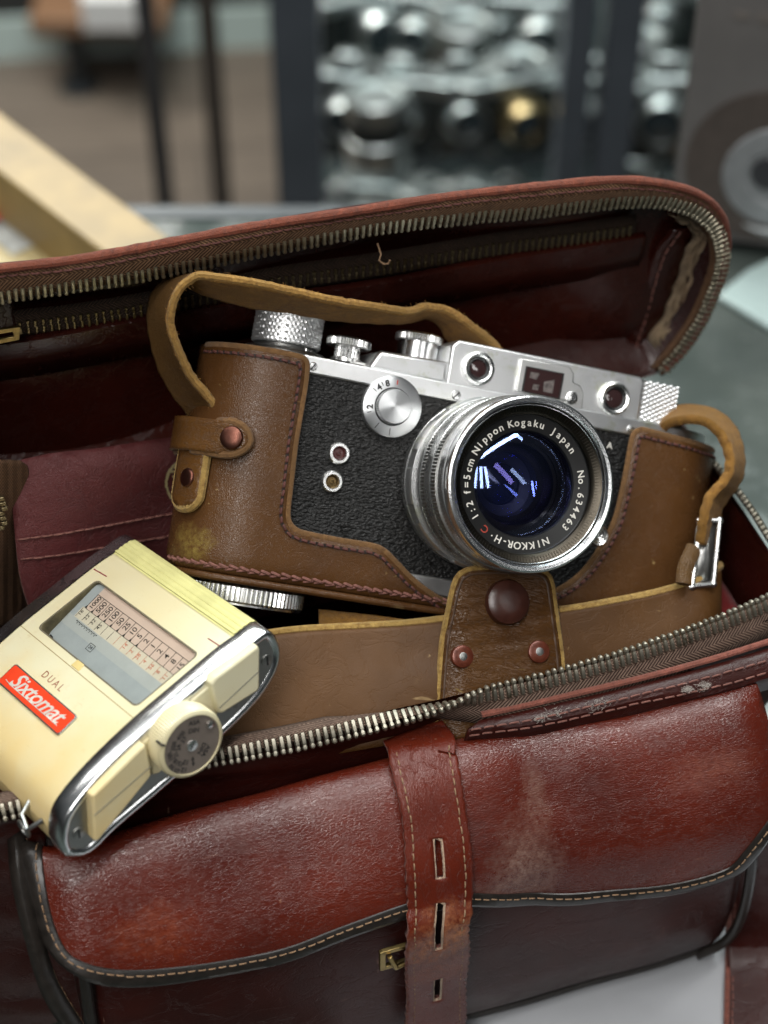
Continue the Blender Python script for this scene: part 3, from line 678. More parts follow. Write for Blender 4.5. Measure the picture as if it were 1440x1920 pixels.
# ------------------------------------------------------------------ closing strap with slots and its buckle
SC = [(778, 1345), (784, 1372), (792, 1420), (803, 1480), (812, 1545), (818, 1610), (820, 1680), (821, 1750), (820, 1820), (818, 1880), (816, 1960)]
def strap_w(px, py):
    x, w_ = inv(flap_s, BF, px, py, (9, 20)); return x, w_
cs = [strap_w(*p) for p in SC if p[1] < 1700]
cpts = [fo(x, w_, 1.9) for x, w_ in cs]
rest = [Bb(FB.at(821, 1750, 1, -42.5)), Bb(FB.at(820, 1820, 1, -41.5)), Bb(FB.at(818, 1880, 1, -41)), Bb(FB.at(817, 1960, 1, -41))]
first = Bb((6.5, -1, -9)) ; cpts = cpts[1:]; first = cpts[0] + Vector((-.6, 5.5, -1.0))
cl = cr_spline([first] + cpts + rest, 160)
acc = [0]
for i in range(1, len(cl)): acc.append(acc[-1] + (cl[i] - cl[i - 1]).length)
LT = acc[-1]
def strap_f(u, s_):
    s_ = max(0, min(LT - .01, s_)); i = min(len(cl) - 2, max(0, int(np.searchsorted(acc, s_)) - 1)); f = (s_ - acc[i]) / max(1e-6, acc[i + 1] - acc[i]); p = cl[i].lerp(cl[i + 1], f)
    t = (cl[min(len(cl) - 1, i + 2)] - cl[max(0, i - 1)]).normalized(); X = Vector((1, 0, 0)); X = (X - t * X.dot(t)).normalized(); n = t.cross(X); n = n if n.dot(Vector((0, -1, .5))) > 0 else -n
    wv = 1 + .03 * math.sin(s_ * .2)
    return p + X * (u * wv) + n * (-.0055 * u * u + .15 * math.sin(s_ * .9 + u) * math.exp(-((s_ - 60) / 10) ** 2))
# outline with three slots cut out, filled as bands between the slots
def slot_at(py): 
    best = min(range(len(cl)), key=lambda i: abs(proj(BF.wor(cl[i]))[1] - py)); return acc[best]
SL = [(slot_at(1573), slot_at(1644)), (slot_at(1690), slot_at(1778)), (slot_at(1830), slot_at(1872))]
hw = 8.3; sw = 1.25; mb = MB()
us = [-hw, -hw + .6, -6, -4, -2.4, -sw, 0, sw, 2.4, 4, 6, hw - .6, hw]
brk = sorted(set([0, LT - .02] + [x for a in SL for x in a] + list(np.arange(1.2, LT - 1, 1.3))))
brk = [b for i, b in enumerate(brk) if i == 0 or b - brk[i - 1] > .05]
idx = {}; vs = []; uvs = []
for j, s_ in enumerate(brk):
    for i, u in enumerate(us): idx[(i, j)] = len(vs); vs.append(strap_f(u + (.2 * math.sin(s_ * 1.7) + .12 * math.sin(s_ * 3.1)) * (abs(u) > 8), s_)); uvs.append((u, s_))
fs = []
for j in range(len(brk) - 1):
    ms = (brk[j] + brk[j + 1]) / 2
    for i in range(len(us) - 1):
        um = (us[i] + us[i + 1]) / 2
        if abs(um) < sw and any(a < ms < b for a, b in SL): continue
        fs.append((idx[(i, j)], idx[(i + 1, j)], idx[(i + 1, j + 1)], idx[(i, j + 1)]))
mb.add(vs, fs, 0, uvs)
st = mb.build('closing_strap', [STRAPM, RAWPINK], bag, mods=[solid(1.9, rim=1, off=0)], face=Vector((0, -.7, .5)))
for s_ in (-1, 1):
    q = MB(); stitches(q, [strap_f(s_ * 6.4, a) + Vector((0, -.75, .65)) for a in np.linspace(1, LT - 2, 150)], lambda p: Vector((0, -.75, .6)).normalized(), 1.7, .7, .2); q.build('strap_stitching', THT, st)
# brass buckle behind the strap
for a_s, b_s in SL:
    lp = [(sw * .9, a_s + .6), (sw * .9, b_s - .6), (0, b_s + .1), (-sw * .9, b_s - .6), (-sw * .9, a_s + .6), (0, a_s - .1), (sw * .9, a_s + .6)]
    MB().tube([strap_f(u_ + random.uniform(-.1, .1), v_) + Vector((0, -.45, .3)) for u_, v_ in cr_spline([(p[0], p[1], 0) for p in lp], 40) for u_, v_ in [(u_, v_)]] if False else [strap_f(p.x + random.uniform(-.08, .08), p.y) + Vector((0, -.45, .3)) for p in cr_spline([(p[0], p[1], 0) for p in lp], 40)], .42, 6).build('slot_edge', RAWPALE, st)
q = Bb(FB.at(748, 1788, 1, -39.5)); mb = MB()
for a, b, c, d in ((q + Vector((-4.6, -.4, 0)), Vector((1.6, 1.3, 8.2)), 0, 0), (q + Vector((-1, -.4, -3.6)), Vector((8, 1.3, 1.4)), 0, 0), (q + Vector((-1, -.4, 3.6)), Vector((8, 1.3, 1.4)), 0, 0)): mb.box(a, b)
mb.tube([q + Vector((-3, -1.4, 2.4)), q + Vector((-1.5, -2, -2.8)), q + Vector((2, -1.2, -3))], .8, 8)
bk = mb.build('strap_buckle', BRASS, bag, mods=[bevel(.45, 3)])
MB().box(q + Vector((16.5, -.2, 8)), (1.4, 1.4, 6)).build('buckle_loop', BRASS, bk, mods=[bevel(.4)])

# ------------------------------------------------------------------ inner flap, side straps
def mfun(px, py):
    t = (py - 850) / 260; y = 86 - 16 * t + 2.5 * math.sin(px * .012 + py * .01) + 5 * max(0, (.12 - t) * 4) ** 2
    return Bb(FB.at(px, py, 1, y))
mp = sp2([(700, 800), (330, 820), (200, 838), (95, 850), (15, 868)], 20) + sp2([(16, 872), (22, 905), (24, 960), (30, 1020), (38, 1080), (52, 1130), (80, 1200)], 16)[1:] + [(300, 1200), (700, 1110)]
mf = sheet(MB(), mp, mfun, 14).build('inner_flap', [MAR, RAWPINK], bag, mods=[solid(1.5, rim=1)], face=Vector((0, -1, 0)))
tag(mf, 'maroon leather flap inside the bag with two seam lines')
for pts in ([(32, 1012), (120, 1000), (230, 980), (330, 962), (420, 945)], [(38, 1049), (120, 1040), (230, 1020), (330, 1003), (420, 985)]):
    L_ = [mfun(*p) + Vector((0, -.15, .1)) for p in sp2(pts, 60)]
    MB().tube(L_, .28, 6).build('seam_line', THD, mf)
    stitches(MB(), [p + Vector((0, -.2, .25)) for p in L_], Vector((0, -.8, .5)).normalized(), 2.3, .7, .22).build('flap_stitching', THR, mf)
# gold stamped ring, half hidden by the case
mb = MB(); gc = (352, 905); NN = 60
for k in range(NN):
    a0, a1 = 2 * PI * k / NN, 2 * PI * (k + 1) / NN
    if random.random() < .06: continue
    r_o, r_i = 46 + random.uniform(-1, 1), 41 + random.uniform(-1.5, 1)
    mb.add([mfun(gc[0] + r * .92 * math.cos(a), gc[1] - r * math.sin(a)) + Vector((0, -.12, .08)) for r, a in ((r_o, a0), (r_o, a1), (r_i, a1), (r_i, a0))], [(0, 1, 2, 3)])
for (x, y, w_, h) in [(330, 876, 6, 3), (322, 884, 7, 3), (336, 885, 4, 5), (326, 893, 4, 3), (338, 900, 3, 10), (342, 912, 6, 5), (334, 874, 3, 6)]:
    mb.add([mfun(x + a * w_, y + b * h) + Vector((0, -.12, .08)) for a, b in ((-1, -.5), (.7, -.8), (1, .6), (-.6, .9))], [(0, 1, 2, 3)])
mb.build('gold_stamp', plain('worn_gold', (.5, .42, .22), .45, metallic=.5), mf)
# brown zip tape end at the far left, beside the inner flap
lt = [[Bb(FB.at(x, y, 1, yy)) for y in (860, 930, 1000, 1060, 1115, 1180)] for x, yy in ((-60, 70), (-20, 74), (20, 78), (62, 84))]
lt2 = MB().grid(lt).build('side_tape', TAPE, bag, mods=[solid(.8), subd(1)])
mb = MB()
for k in range(7): c = Bb(FB.at(2 + (k % 3) * 3, 935 + k * 9, 1, 73)); mb.box(c, (1.8, 1.2, 1.3))
mb.build('tape_teeth', ZDK, lt2, mods=[bevel(.3)])
# maroon side strap hanging at the right, edge stitched
def sstr(x, y):
    if y > 1775: return Bb(FB.at(x, y, 2, CZ + 336 + 2.2))
    k = max(0, (y - 1480) / 295); q_ = FB.at(x, 1775, 2, CZ + 336 + 2.2); y0_ = -26 * (1 - k) + q_.y * k
    return Bb(FB.at(x, y, 1, y0_ ))
ss = [[sstr(x + (1990 - y) * .02, y) for x in (1360, 1395, 1440, 1500)] for y in (1470, 1560, 1640, 1720, 1775, 1840, 1900, 1990)]
s2 = MB().grid(ss).build('side_strap', [BURG2, RAWPINK], bag, mods=[subd(2), solid(2, rim=1)], face=Vector((0, -1, 1)))
stitches(MB(), cr_spline([sstr(1371 + (1990 - y) * .02, y) + Vector((0, -.1, .2)) for y in (1560, 1640, 1720, 1775, 1850, 1950)], 60), Vector((0, -.7, .7)), 2.0, .8, .22).build('side_stitching', THR, s2)
MB().tube(cr_spline([sstr(1361 + (1990 - y) * .02, y) for y in (1560, 1640, 1720, 1775, 1850, 1990)], 60), .9, 8).build('raw_edge', RAWPINK, s2)
# seam of the bag's front wall at the lower left
ls = cr_spline([Bb(FB.at(x, y, 1, -1.6)) for x, y in ((60, 1560), (70, 1700), (100, 1790), (140, 1870), (200, 1960))], 60)
MB().grid([[p + Vector((-3, .3, 0)) for p in ls], [p + Vector((-2.6, -1, 0)) for p in ls], [p + Vector((3, -1, 0)) for p in ls], [p + Vector((3.4, .3, 0)) for p in ls]]).build('wall_band', BURG2, bag)
stitches(MB(), [p + Vector((-1.6, -1.1, 0)) for p in ls], Vector((0, -1, 0)), 2.2, .8, .25).build('wall_stitching', THT, bag)
# red felt pad in the mouth
MB().prism([(40, 4), (116, 4), (116, 70), (40, 70)], -40, -22, lambda a, b, h: Bb((a, b, h)), inset=4).build('felt_pad', FELT, bag, mods=[bevel(2, 3)])
# ------------------------------------------------------------------ rangefinder camera frame
def vw(r, u, t): return RV * r + UV * u - FV * t
RHO = R_(9.2)
Nn = Vector((.3, -.02, .953)).normalized()
X0 = Vector((0, 1, 0)).cross(Nn).normalized(); Y0 = Nn.cross(X0)
Xv = X0 * math.cos(RHO) - Y0 * math.sin(RHO); Yv = X0 * math.sin(RHO) + Y0 * math.cos(RHO)
FC = Frame(ray(760, 890) * 457.0, vw(*Xv), vw(*Yv), vw(*Nn))
def C(px, py, z=0.0): return FC.at(px, py, 2, z)
XLc = C(506, 850).x; XRc = C(1245, 930).x
ZC = -16.0
yT = lambda: 0
Y_pt = C(571, 664).y       # top edge of the chrome plate front
Y_pb = C(582, 701).y       # bottom edge of the chrome plate
Y_h0 = C(1020, 668).y      # top of the rangefinder housing
Y_bb = C(800, 1104).y - 1.5
Y_bs = C(790, 1078).y      # top of the bottom chrome strip
Y_ct = C(575, 672).y; Y_cb = C(600, 1107, 3).y
cam_o = thing('rangefinder_camera', FC, 'vintage chrome and black rangefinder camera with a large lens, sitting in its brown leather case', 'camera')
def stad(x0, x1, r, n=14, zc=ZC):
    pts = [(x1 + r * math.sin(a), zc - r * math.cos(a)) for a in np.linspace(0, PI, n)][::1]
    pts = [(x1 + r * math.cos(a), zc + r * math.sin(a)) for a in np.linspace(-PI / 2, PI / 2, n)] + [(x0 + r * math.cos(a), zc + r * math.sin(a)) for a in np.linspace(PI / 2, 3 * PI / 2, n)]
    return pts
mpY = lambda a, b, h: Vector((a, h, b))
VULC, t_, b_ = newmat('black_vulcanite')
v_ = objco(t_, (1, 1.9, 1)); vo = nd(t_, 'ShaderNodeTexVoronoi'); vo.inputs['Scale'].default_value = 1000; vo.feature = 'SMOOTH_F1'
nn = nd(t_, 'ShaderNodeTexNoise'); nn.inputs['Scale'].default_value = 650; nn.inputs['Detail'].default_value = 3; t_.links.new(v_, nn.inputs['Vector'])
s_ = nd(t_, 'ShaderNodeVectorMath', operation='SCALE'); s_.inputs['Scale'].default_value = .002; t_.links.new(nn.outputs['Color'], s_.inputs[0])
a_ = nd(t_, 'ShaderNodeVectorMath', operation='ADD'); t_.links.new(v_, a_.inputs[0]); t_.links.new(s_.outputs[0], a_.inputs[1]); t_.links.new(a_.outputs[0], vo.inputs['Vector'])
h_ = ramp(t_, vo.outputs['Distance'], .1, .75, (1, 1, 1, 1), (0, 0, 0, 1))
n_ = noise(t_, a_.outputs[0], 900, 4, .6)
hh = math_(t_, 'ADD', math_(t_, 'MULTIPLY', h_, .7), math_(t_, 'MULTIPLY', n_, .5))
t_.links.new(mixc(t_, h_, (.004, .004, .004), (.017, .0165, .016)), b_.inputs['Base Color']); b_.inputs['Roughness'].default_value = .4; b_.inputs['Specular IOR Level'].default_value = .3
t_.links.new(bump(t_, hh, .0006, 1.0), b_.inputs['Normal'])
MB().prism(stad(XLc, XRc, 15.7), Y_bs, Y_pb, mpY).build('body_covering', VULC, cam_o, fix=True, smooth=30)
pl_ = MB().prism(stad(XLc, XRc, 16.3), Y_pb, Y_pt, mpY).build('top_plate', CHRP, cam_o, fix=True, mods=[bevel(.5, 3)])
MB().prism(stad(XLc, XRc, 16.3), Y_bb, Y_bs, mpY).build('base_plate', CHRP, cam_o, fix=True, mods=[bevel(.5, 3)])
# rangefinder housing: outline in the front plane, extruded back
ZF = -.6
h = [(836, 716), (838, 690), (846, 655), (853, 645), (870, 645)]
P = [C(838, 700, ZF), C(846, 652, ZF)]
xh0 = C(842, 690, ZF).x; xh1 = C(1203, 760, ZF).x
mb = MB()
yh1 = Y_h0; 
hp = [(xh0, Y_pt - .5), (xh0, yh1 - 1.8), (xh0 + 1.8, yh1), (xh1 - 1.2, yh1), (xh1, yh1 - 1.2), (xh1, Y_pt - .5)]
mb.prism(hp, -27, ZF - .4, lambda a, b, h: Vector((a, b, h)))
hs = mb.build('finder_housing', CHRP, cam_o, fix=True, mods=[bevel(.7, 3)])
# lower deck with its sloping shoulder, left of the housing
xd0 = C(694, 672, ZF).x
dy = C(760, 672, ZF).y
dk = [(xd0, Y_pt - .3), (xd0 + 2.6, C(735, 660, ZF).y), (xh0 + .2, C(835, 676, ZF).y), (xh0 + .2, Y_pt - .3)]
MB().prism(dk, -26, ZF - .8, lambda a, b, h: Vector((a, b, h))).build('speed_dial_deck', CHRP, cam_o, fix=True, mods=[bevel(1.2, 4)])
def knurl_disc(name, c, ax, r, h0, h1, mat, n=90, amp=.22, parent=None, top=.5, seg=None):
    def kn(rr, h, k, i): return rr - (amp if (k % 2) and i in (1, 2, 3, 4) else 0)
    prof = [(r * top, h1 + .25), (r - .7, h1 + .2), (r, h1 - .35), (r, h0 + .35), (r - .5, h0), (r * .4, h0)]
    def kn2(rr, h, k, i): return rr - (amp if (k % 2) and i in (2, 3) else 0)
    return MB().lathe(prof[::-1] if h1 > h0 else prof, c, ax, n * 2, knurl=lambda rr, h, k, i: rr - (amp if (k % 2) and abs(rr - r) < 1e-6 else 0)).build(name, mat, parent or cam_o, smooth=25)
KNM = metal('knurled_chrome', (.86, .87, .88), .46, .4, (.4, .4, .36), bs=300)
# winding knob with diamond knurl
kc = C(534, 655, -16); R1 = 9.1
ytop = C(542, 580, -16).y; ybot = C(532, 649, -16).y
NS, NH = 150, 34; rows = []
for j in range(NH + 1):
    h_ = ybot + (ytop - ybot) * j / NH; row = []
    for k in range(NS):
        a = 2 * PI * k / NS; u1 = k / NS * 46 + j / NH * 5.5; u2 = k / NS * 46 - j / NH * 5.5
        tri = lambda x: abs((x % 1) - .5) * 2
        dpt = min(tri(u1), tri(u2)) ; rr = R1 + .5 * (dpt if 0 < j < NH else 0) - (.35 if j in (0, NH) else 0)
        row.append(Vector((kc.x + rr * math.cos(a), h_, ZC + rr * math.sin(a))))
    rows.append(row)
mb = MB().grid(rows, closed=True); mb.lathe([(R1 - .3, ytop - .02), (R1 - 1, ytop + .3), (2, ytop + .35), (0.0, ytop + .35)], (kc.x, 0, ZC), 1, 64)
kn = mb.build('winding_knob', KNM, cam_o, smooth=50)
MB().lathe([(0, ybot), (R1 - .8, ybot), (R1 - .6, ybot - .8), (R1 + 1.6, ybot - 1.2), (R1 + 2.2, ybot - 1.7), (R1 + 2.4, ybot - 2.4), (R1 + 3.4, ybot - 2.8), (R1 + 3.6, Y_pt - .1)], (kc.x, 0, ZC), 1, 80).build('knob_collar', GREYM, kn)
q = C(545, 654, ZC + R1 + 1.5); MB().lathe([(0, .9), (.6, .7), (.75, 0)], (kc.x + 3.5, ybot - 1.4, ZC + R1 + .7), 1, 16).build('index_pin', CHR, kn)
# shutter release and its guard ring
rc = C(653, 650, ZC + 4); zz = ZC + 4
y1 = C(653, 636, zz).y; y2 = C(653, 652, zz).y; y3 = C(653, 678, zz).y
rel = MB().lathe([(0, y3 - .5), (4.6, y3 - .4), (4.6, y3 + .5), (3.6, y3 + .8), (3.5, y2), (3.5, y2 + .1)], (rc.x, 0, zz), 1, 48, knurl=lambda rr, h, k, i: rr - (.25 if k % 2 and i in (3, 4) else 0)).build('release_stem', CHR, cam_o)
knurl_disc('release_collar', (rc.x, 0, zz), 1, 6.1, y2 - .1, y1, CHR, 52, .28, rel, top=.62)
l0 = C(684, 676, zz + 3); mb = MB().prism([(rc.x, zz - 2), (rc.x + 7, zz - 1), (rc.x + 9, zz + 2), (rc.x + 7, zz + 4.5), (rc.x, zz + 4)], y3 - .8, y3 + .1, mpY); mb.lathe([(1.6, y3 + .1), (1.5, y3 + .7), (0, y3 + 1)], (rc.x + 6.4, 0, zz + 2), 1, 20); mb.build('rewind_lever', CHR, cam_o, fix=True, mods=[bevel(.25)])
# shutter speed dial
zz = ZC + 2; sc_ = C(783, 655, zz); y1 = C(785, 628, zz).y; y2 = C(785, 643, zz).y; y3 = C(785, 668, zz).y
sd = MB().lathe([(5.9, y3 - 3), (5.9, y2), (5.0, y2 + .05)], (sc_.x, 0, zz), 1, 48).build('shutter_speed_dial', BRT, cam_o)
knurl_disc('dial_rim', (sc_.x, 0, zz), 1, 6.7, y2 - .1, y1, CHR, 56, .28, sd, top=.7)
# knurled diopter end of the housing, on the right
x0 = xh1 + .15; x1 = C(1247, 765, -8).x; ya, yb = Y_pt + .4, yh1 - .9
rows = []
NU, NV = 60, 160
for j in range(NV + 1):
    row = []
    t = j / NV
    for i in range(NU + 1):
        x = x0 + (x1 - x0) * i / NU; a = t * 60; tri = lambda u: abs((u % 1) - .5) * 2
        dpt = .38 * min(tri(i / NU * 5 + t * 16), tri(i / NU * 5 - t * 16))
        # rounded block section around the housing end
        L1 = yb - ya
        if t < .5: y = ya + L1 * t * 2; z = ZF - .9 + dpt
        else: y = yb + dpt; z = ZF - .9 - (t - .5) * 2 * 24
        row.append(Vector((x, y, z)))
    rows.append(row)
mb = MB().grid(rows); mb.box(((x0 + x1) / 2, (ya + yb) / 2 - .2, ZF - 13), (x1 - x0, yb - ya, 24)); mb.build('rewind_knob', KNM, cam_o, smooth=50)
# finder windows
WG, t_, b_ = newmat('finder_glass'); b_.inputs['Base Color'].default_value = (.03, .014, .014, 1); b_.inputs['Roughness'].default_value = .06; b_.inputs['Specular IOR Level'].default_value = .8
t_.links.new(bump(t_, noise(t_, objco(t_), 500, 2), .0002, .3), b_.inputs['Normal'])
WG2 = plain('finder_recess', (.045, .02, .02), .35, spec=.6, var=.5, bs=500)
def rfwin(px, py, ro, ri):
    c = C(px, py, ZF + .6); f = MB().lathe([(ro + .2, -1.2), (ro + .2, .1), (ro, .5), (ro - .5, .75), (ri + .6, .8), (ri + .1, .5), (ri, -.2), (ri, -.9)], c, 2, 96, knurl=lambda rr, h, k, i: rr - (.18 if k % 2 and i in (1, 2) else 0), cap=False).build('finder_window', CHR, cam_o, smooth=28)
    MB().lathe([(ri + .05, .1), (ri - .35, .32), (ri - .7, .1), (ri - .75, -.9)], c, 2, 48, cap=False).build('window_ring', BLK, f)
    MB().lathe([(ri, -.5), (ri * .8, -.30), (ri * .5, -.18), (0, -.12)], c, 2, 48).build('window_glass', WG, f)
rfwin(897, 691, 4.55, 3.1); rfwin(1152, 747, 4.55, 3.35)
# viewfinder window with its raised frame and screw
o_ = [(976, 672), (1066, 687), (1075, 702), (1073, 716), (1087, 724), (1093, 738), (1090, 768), (1060, 763), (1058, 752), (966, 732)]
op_ = [C(a, b, ZF) for a, b in o_]; ip_ = [C(a, b, ZF) for a, b in [(987, 689), (1053, 702), (1045, 747), (979, 733)]]
fr_ = MB(); zf0, zf1 = -.5, .75
fr_.prism([(p.x, p.y) for p in op_], zf0, zf1, lambda a, b, h: Vector((a, b, ZF + h)))
vf = fr_.build('viewfinder_frame', metal('frame_chrome', (.70, .70, .69), .36, .1), cam_o, fix=True, mods=[bevel(.3, 2)])
mb = MB(); cxq = sum(p.x for p in ip_) / 4; cyq = sum(p.y for p in ip_) / 4
mb.add([Vector((p.x, p.y, ZF + .775)) for p in ip_], [(0, 1, 2, 3)])
mb.build('viewfinder_glass', WG, vf)
ring = []
for k in (1.0, 1.09):
    ring.append([Vector((cxq + (p.x - cxq) * k, cyq + (p.y - cyq) * k, ZF + (.80 if k == 1 else .80))) for p in ip_ + ip_[:1]])
MB().grid(ring).build('window_edge', BLK, vf)
mb = MB()
for pts in ([(995, 697), (1012, 700), (1006, 712), (993, 708)], [(1020, 716), (1040, 712), (1036, 738), (1018, 734)], [(1000, 720), (1012, 722), (1008, 732), (998, 730)]):
    mb.add([C(a, b, ZF + .782) for a, b in pts], [(0, 1, 2, 3)])
mb.build('window_reflex', plain('painted_reflex', (.10, .085, .08), .2, spec=.8, var=.6, bs=900), vf)  # finder reflections painted as flat patches on the glass
def screw(px, py, r, z, ang, par, F_=None, mat=None):
    c = C(px, py, z); m_ = MB().lathe([(r, -.3), (r, .25), (r * .85, .42), (0, .5)], c, 2, 32); s = m_.build('screw', mat or CHR, par)
    d = Vector((math.cos(ang), math.sin(ang), 0)); n = Vector((-d.y, d.x, 0))
    MB().box(c + Vector((0, 0, .47)), (r * 1.75, r * .28, .12), (d, n, Vector((0, 0, 1)))).build('slot', SCR, s)
screw(1072, 746, 1.75, ZF + .75, R_(75), vf); screw(1072, 746, 1.2, ZF + 1.0, R_(75), vf)
for (a, b, r, an) in ((587, 687, 1.15, 60), (855, 741, 1.3, 50), (1182, 804, 1.0, 20)): screw(a, b, r, .35, R_(an), pl_)
# faint index line of the plate
# slow speed dial
c = C(733, 763, 0)
SPUN, t_, b_ = newmat('spun_steel'); b_.inputs['Metallic'].default_value = 1; tcx = nd(t_, 'ShaderNodeTexCoord')
mp_ = nd(t_, 'ShaderNodeMapping'); mp_.inputs['Location'].default_value = (-c.x * S, -c.y * S, 0); t_.links.new(tcx.outputs['Object'], mp_.inputs['Vector'])
sx_ = nd(t_, 'ShaderNodeSeparateXYZ'); t_.links.new(mp_.outputs[0], sx_.inputs[0]); at_ = math_(t_, 'ARCTAN2', sx_.outputs[1], sx_.outputs[0])
ln_ = nd(t_, 'ShaderNodeVectorMath', operation='LENGTH'); t_.links.new(mp_.outputs[0], ln_.inputs[0])
b_.inputs['Base Color'].default_value = (.55, .56, .57, 1); b_.inputs['Roughness'].default_value = .30; b_.inputs['Anisotropic'].default_value = .9; b_.inputs['Anisotropic Rotation'].default_value = .25
tg_ = nd(t_, 'ShaderNodeCombineXYZ'); t_.links.new(math_(t_, 'MULTIPLY', sx_.outputs[1], -1), tg_.inputs[0]); t_.links.new(sx_.outputs[0], tg_.inputs[1])
vt_ = nd(t_, 'ShaderNodeVectorTransform'); vt_.vector_type = 'VECTOR'; vt_.convert_from = 'OBJECT'; vt_.convert_to = 'WORLD'; t_.links.new(tg_.outputs[0], vt_.inputs[0])
nv_ = nd(t_, 'ShaderNodeVectorMath', operation='NORMALIZE'); t_.links.new(vt_.outputs[0], nv_.inputs[0]); t_.links.new(nv_.outputs[0], b_.inputs['Tangent'])
ringn = math_(t_, 'SINE', math_(t_, 'MULTIPLY', ln_.outputs['Value'], 2 * PI / .00022)); t_.links.new(bump(t_, ringn, .000012, .6), b_.inputs['Normal'])
dl = MB().lathe([(8.35, -.2), (8.35, 1.0), (8.15, 1.3), (7.4, 1.55), (4.7, 1.75), (4.7, 1.75)], c, 2, 128, knurl=lambda rr, h, k, i: rr - (.14 if k % 2 and i in (0, 1) else 0)).build('slow_speed_dial', SPUN, cam_o, smooth=30)
MB().lathe([(4.7, 1.6), (4.75, 3.2), (4.5, 3.6), (0, 3.7)], c, 2, 96, knurl=lambda rr, h, k, i: rr - (.2 if k % 2 and i in (0, 1) else 0)).build('dial_grip', SPUN, dl, smooth=30)
MB().lathe([(5.15, 1.72), (4.7, 1.78)], c, 2, 64, cap=False).build('grip_groove', SCR, dl)
mb = MB(); mr_ = MB()
for tx, ang, big in (('2', 190, 1), ('4', 136, 1), ('8', 113, 1), ('T', 238, 0), ('1', 272, 0)):
    a = R_(ang); cc = c + Vector((math.cos(a) * 6.3, math.sin(a) * 6.3, 1.68)); ur = Vector((math.cos(a), math.sin(a), 0)); ut = Vector((ur.y, -ur.x, 0))
    if big: text_mb(mb, tx, 2.4, lambda x, y, z: cc + ut * x + ur * y + Vector((0, 0, z + .03)), bold=.09)
    dd = R_(ang + (12 if big else 0)); u2 = Vector((math.cos(dd), math.sin(dd), 0)); mb.box(c + u2 * 6.7 + Vector((0, 0, 1.66)), (1.9 if not big else 1.2, .2, .12), (u2, Vector((-u2.y, u2.x, 0)), Vector((0, 0, 1))))
mb.build('dial_marks', INK, dl, smooth=0)
a = R_(88); cc = c + Vector((math.cos(a) * 6.6, math.sin(a) * 6.6, 1.6)); MB().box(cc, (.3, 1.2, .12)).build('dial_red_mark', REDP, dl)
# flash sockets
for (px, py, col) in ((635, 850, 1), (622, 903, 0)):
    c = C(px, py, 0); s = MB().lathe([(2.95, -.3), (2.95, .6), (2.6, 1.0), (1.95, 1.0), (1.75, .6), (1.7, -.2)], c, 2, 48, cap=False).build('flash_socket', CHR, cam_o)
    MB().lathe([(1.75, .2), (1.4, .5), (1.2, .15), (.75, .1), (.7, .55), (.4, .6), (.35, .1), (0, .1)], c, 2, 40).build('socket_core', plain('socket_red', (.06, .015, .014), .3) if col else metal('dark_brass', (.16, .11, .05), .4), s)
    MB().lathe([(.33, .12), (0, .14)], c, 2, 16).build('socket_hole', SCR, s)
c = C(648, 986, .2); MB().lathe([(1.5, -.1), (1.4, .35), (0, .45)], c, 2, 24).build('covered_screw', VULC, cam_o)
# ------------------------------------------------------------------ lens
Z1 = 36.0
lc = C(998, 908, Z1); LX, LY = lc.x, lc.y
k_ = None
def LP(px, py, z): return C(px, py, z)
RR = (LP(1151, 930, Z1) - lc).length; RR = (RR + (LP(998, 1070, Z1) - lc).length) / 2
q = RR / 21.8
lens = MB().lathe([(22.0 * q, 0), (22.0 * q, 5)], (LX, LY, 0), 2, 96, cap=False).build('lens', CHR, cam_o)
def L(name, prof, mat, seg=128, kn=None, par=None): return MB().lathe([(r * q, z) for r, z in prof], (LX, LY, 0), 2, seg, knurl=kn, cap=False).build(name, mat, par or lens, smooth=30)
L('mount_flange', [(21.0, .3), (22.4, .5), (22.8, 1.2), (22.8, 3.6), (22.3, 4.0), (21, 4.0)], CHR)
L('focus_ring', [(21.5, 4.2), (22.7, 4.3), (23.0, 4.9), (23.0, 8.4), (22.6, 9.0), (21, 9.0)], CHRP, 240, lambda rr, h, k, i: rr - (.5 * q if (k % 24) > 15 and i in (2, 3) else 0))
L('depth_scale_ring', [(21.2, 9.2), (22.1, 9.3), (22.3, 9.7), (22.3, 14.2), (21.9, 14.6), (21, 14.6)], CHR)
L('knurled_ring', [(21.4, 14.9), (22.2, 15.0), (22.5, 15.3), (22.5, 17.6), (22.2, 17.9), (21.4, 18)], GREYM, 300, lambda rr, h, k, i: rr - (.35 * q if k % 2 and i in (2, 3) else 0))
L('aperture_scale_ring', [(21.4, 18.2), (22.4, 18.3), (22.5, 18.6), (22.4, 22.6), (22.1, 22.9), (21, 22.9)], CHR)
L('knurled_ring', [(21.2, 23.1), (22.2, 23.2), (22.5, 23.5), (22.5, 26.2), (22.2, 26.5), (21.2, 26.5)], GREYM, 300, lambda rr, h, k, i: rr - (.35 * q if k % 2 and i in (2, 3) else 0))
L('front_barrel', [(21.2, 26.6), (21.9, 26.9), (21.9, 31.2), (21.5, 31.5), (21.5, 32.1), (22.0, 32.4), (22.1, 33), (22.1, 35.2), (21.9, 35.8), (21.4, 36.1), (20.6, 36.0), (20.15, 35.4), (20.1, 34.2)], BRT)
SERR = metal('serrated_bronze', (.055, .048, .038), .34, .5, (.04, .035, .03), bs=900)
L('serrated_ring', [(20.1, 34.6), (19.9, 34.0), (19.3, 33.6), (18.0, 33.0), (17.5, 32.4), (17.4, 31.2)], SERR, 160)
mb = MB()
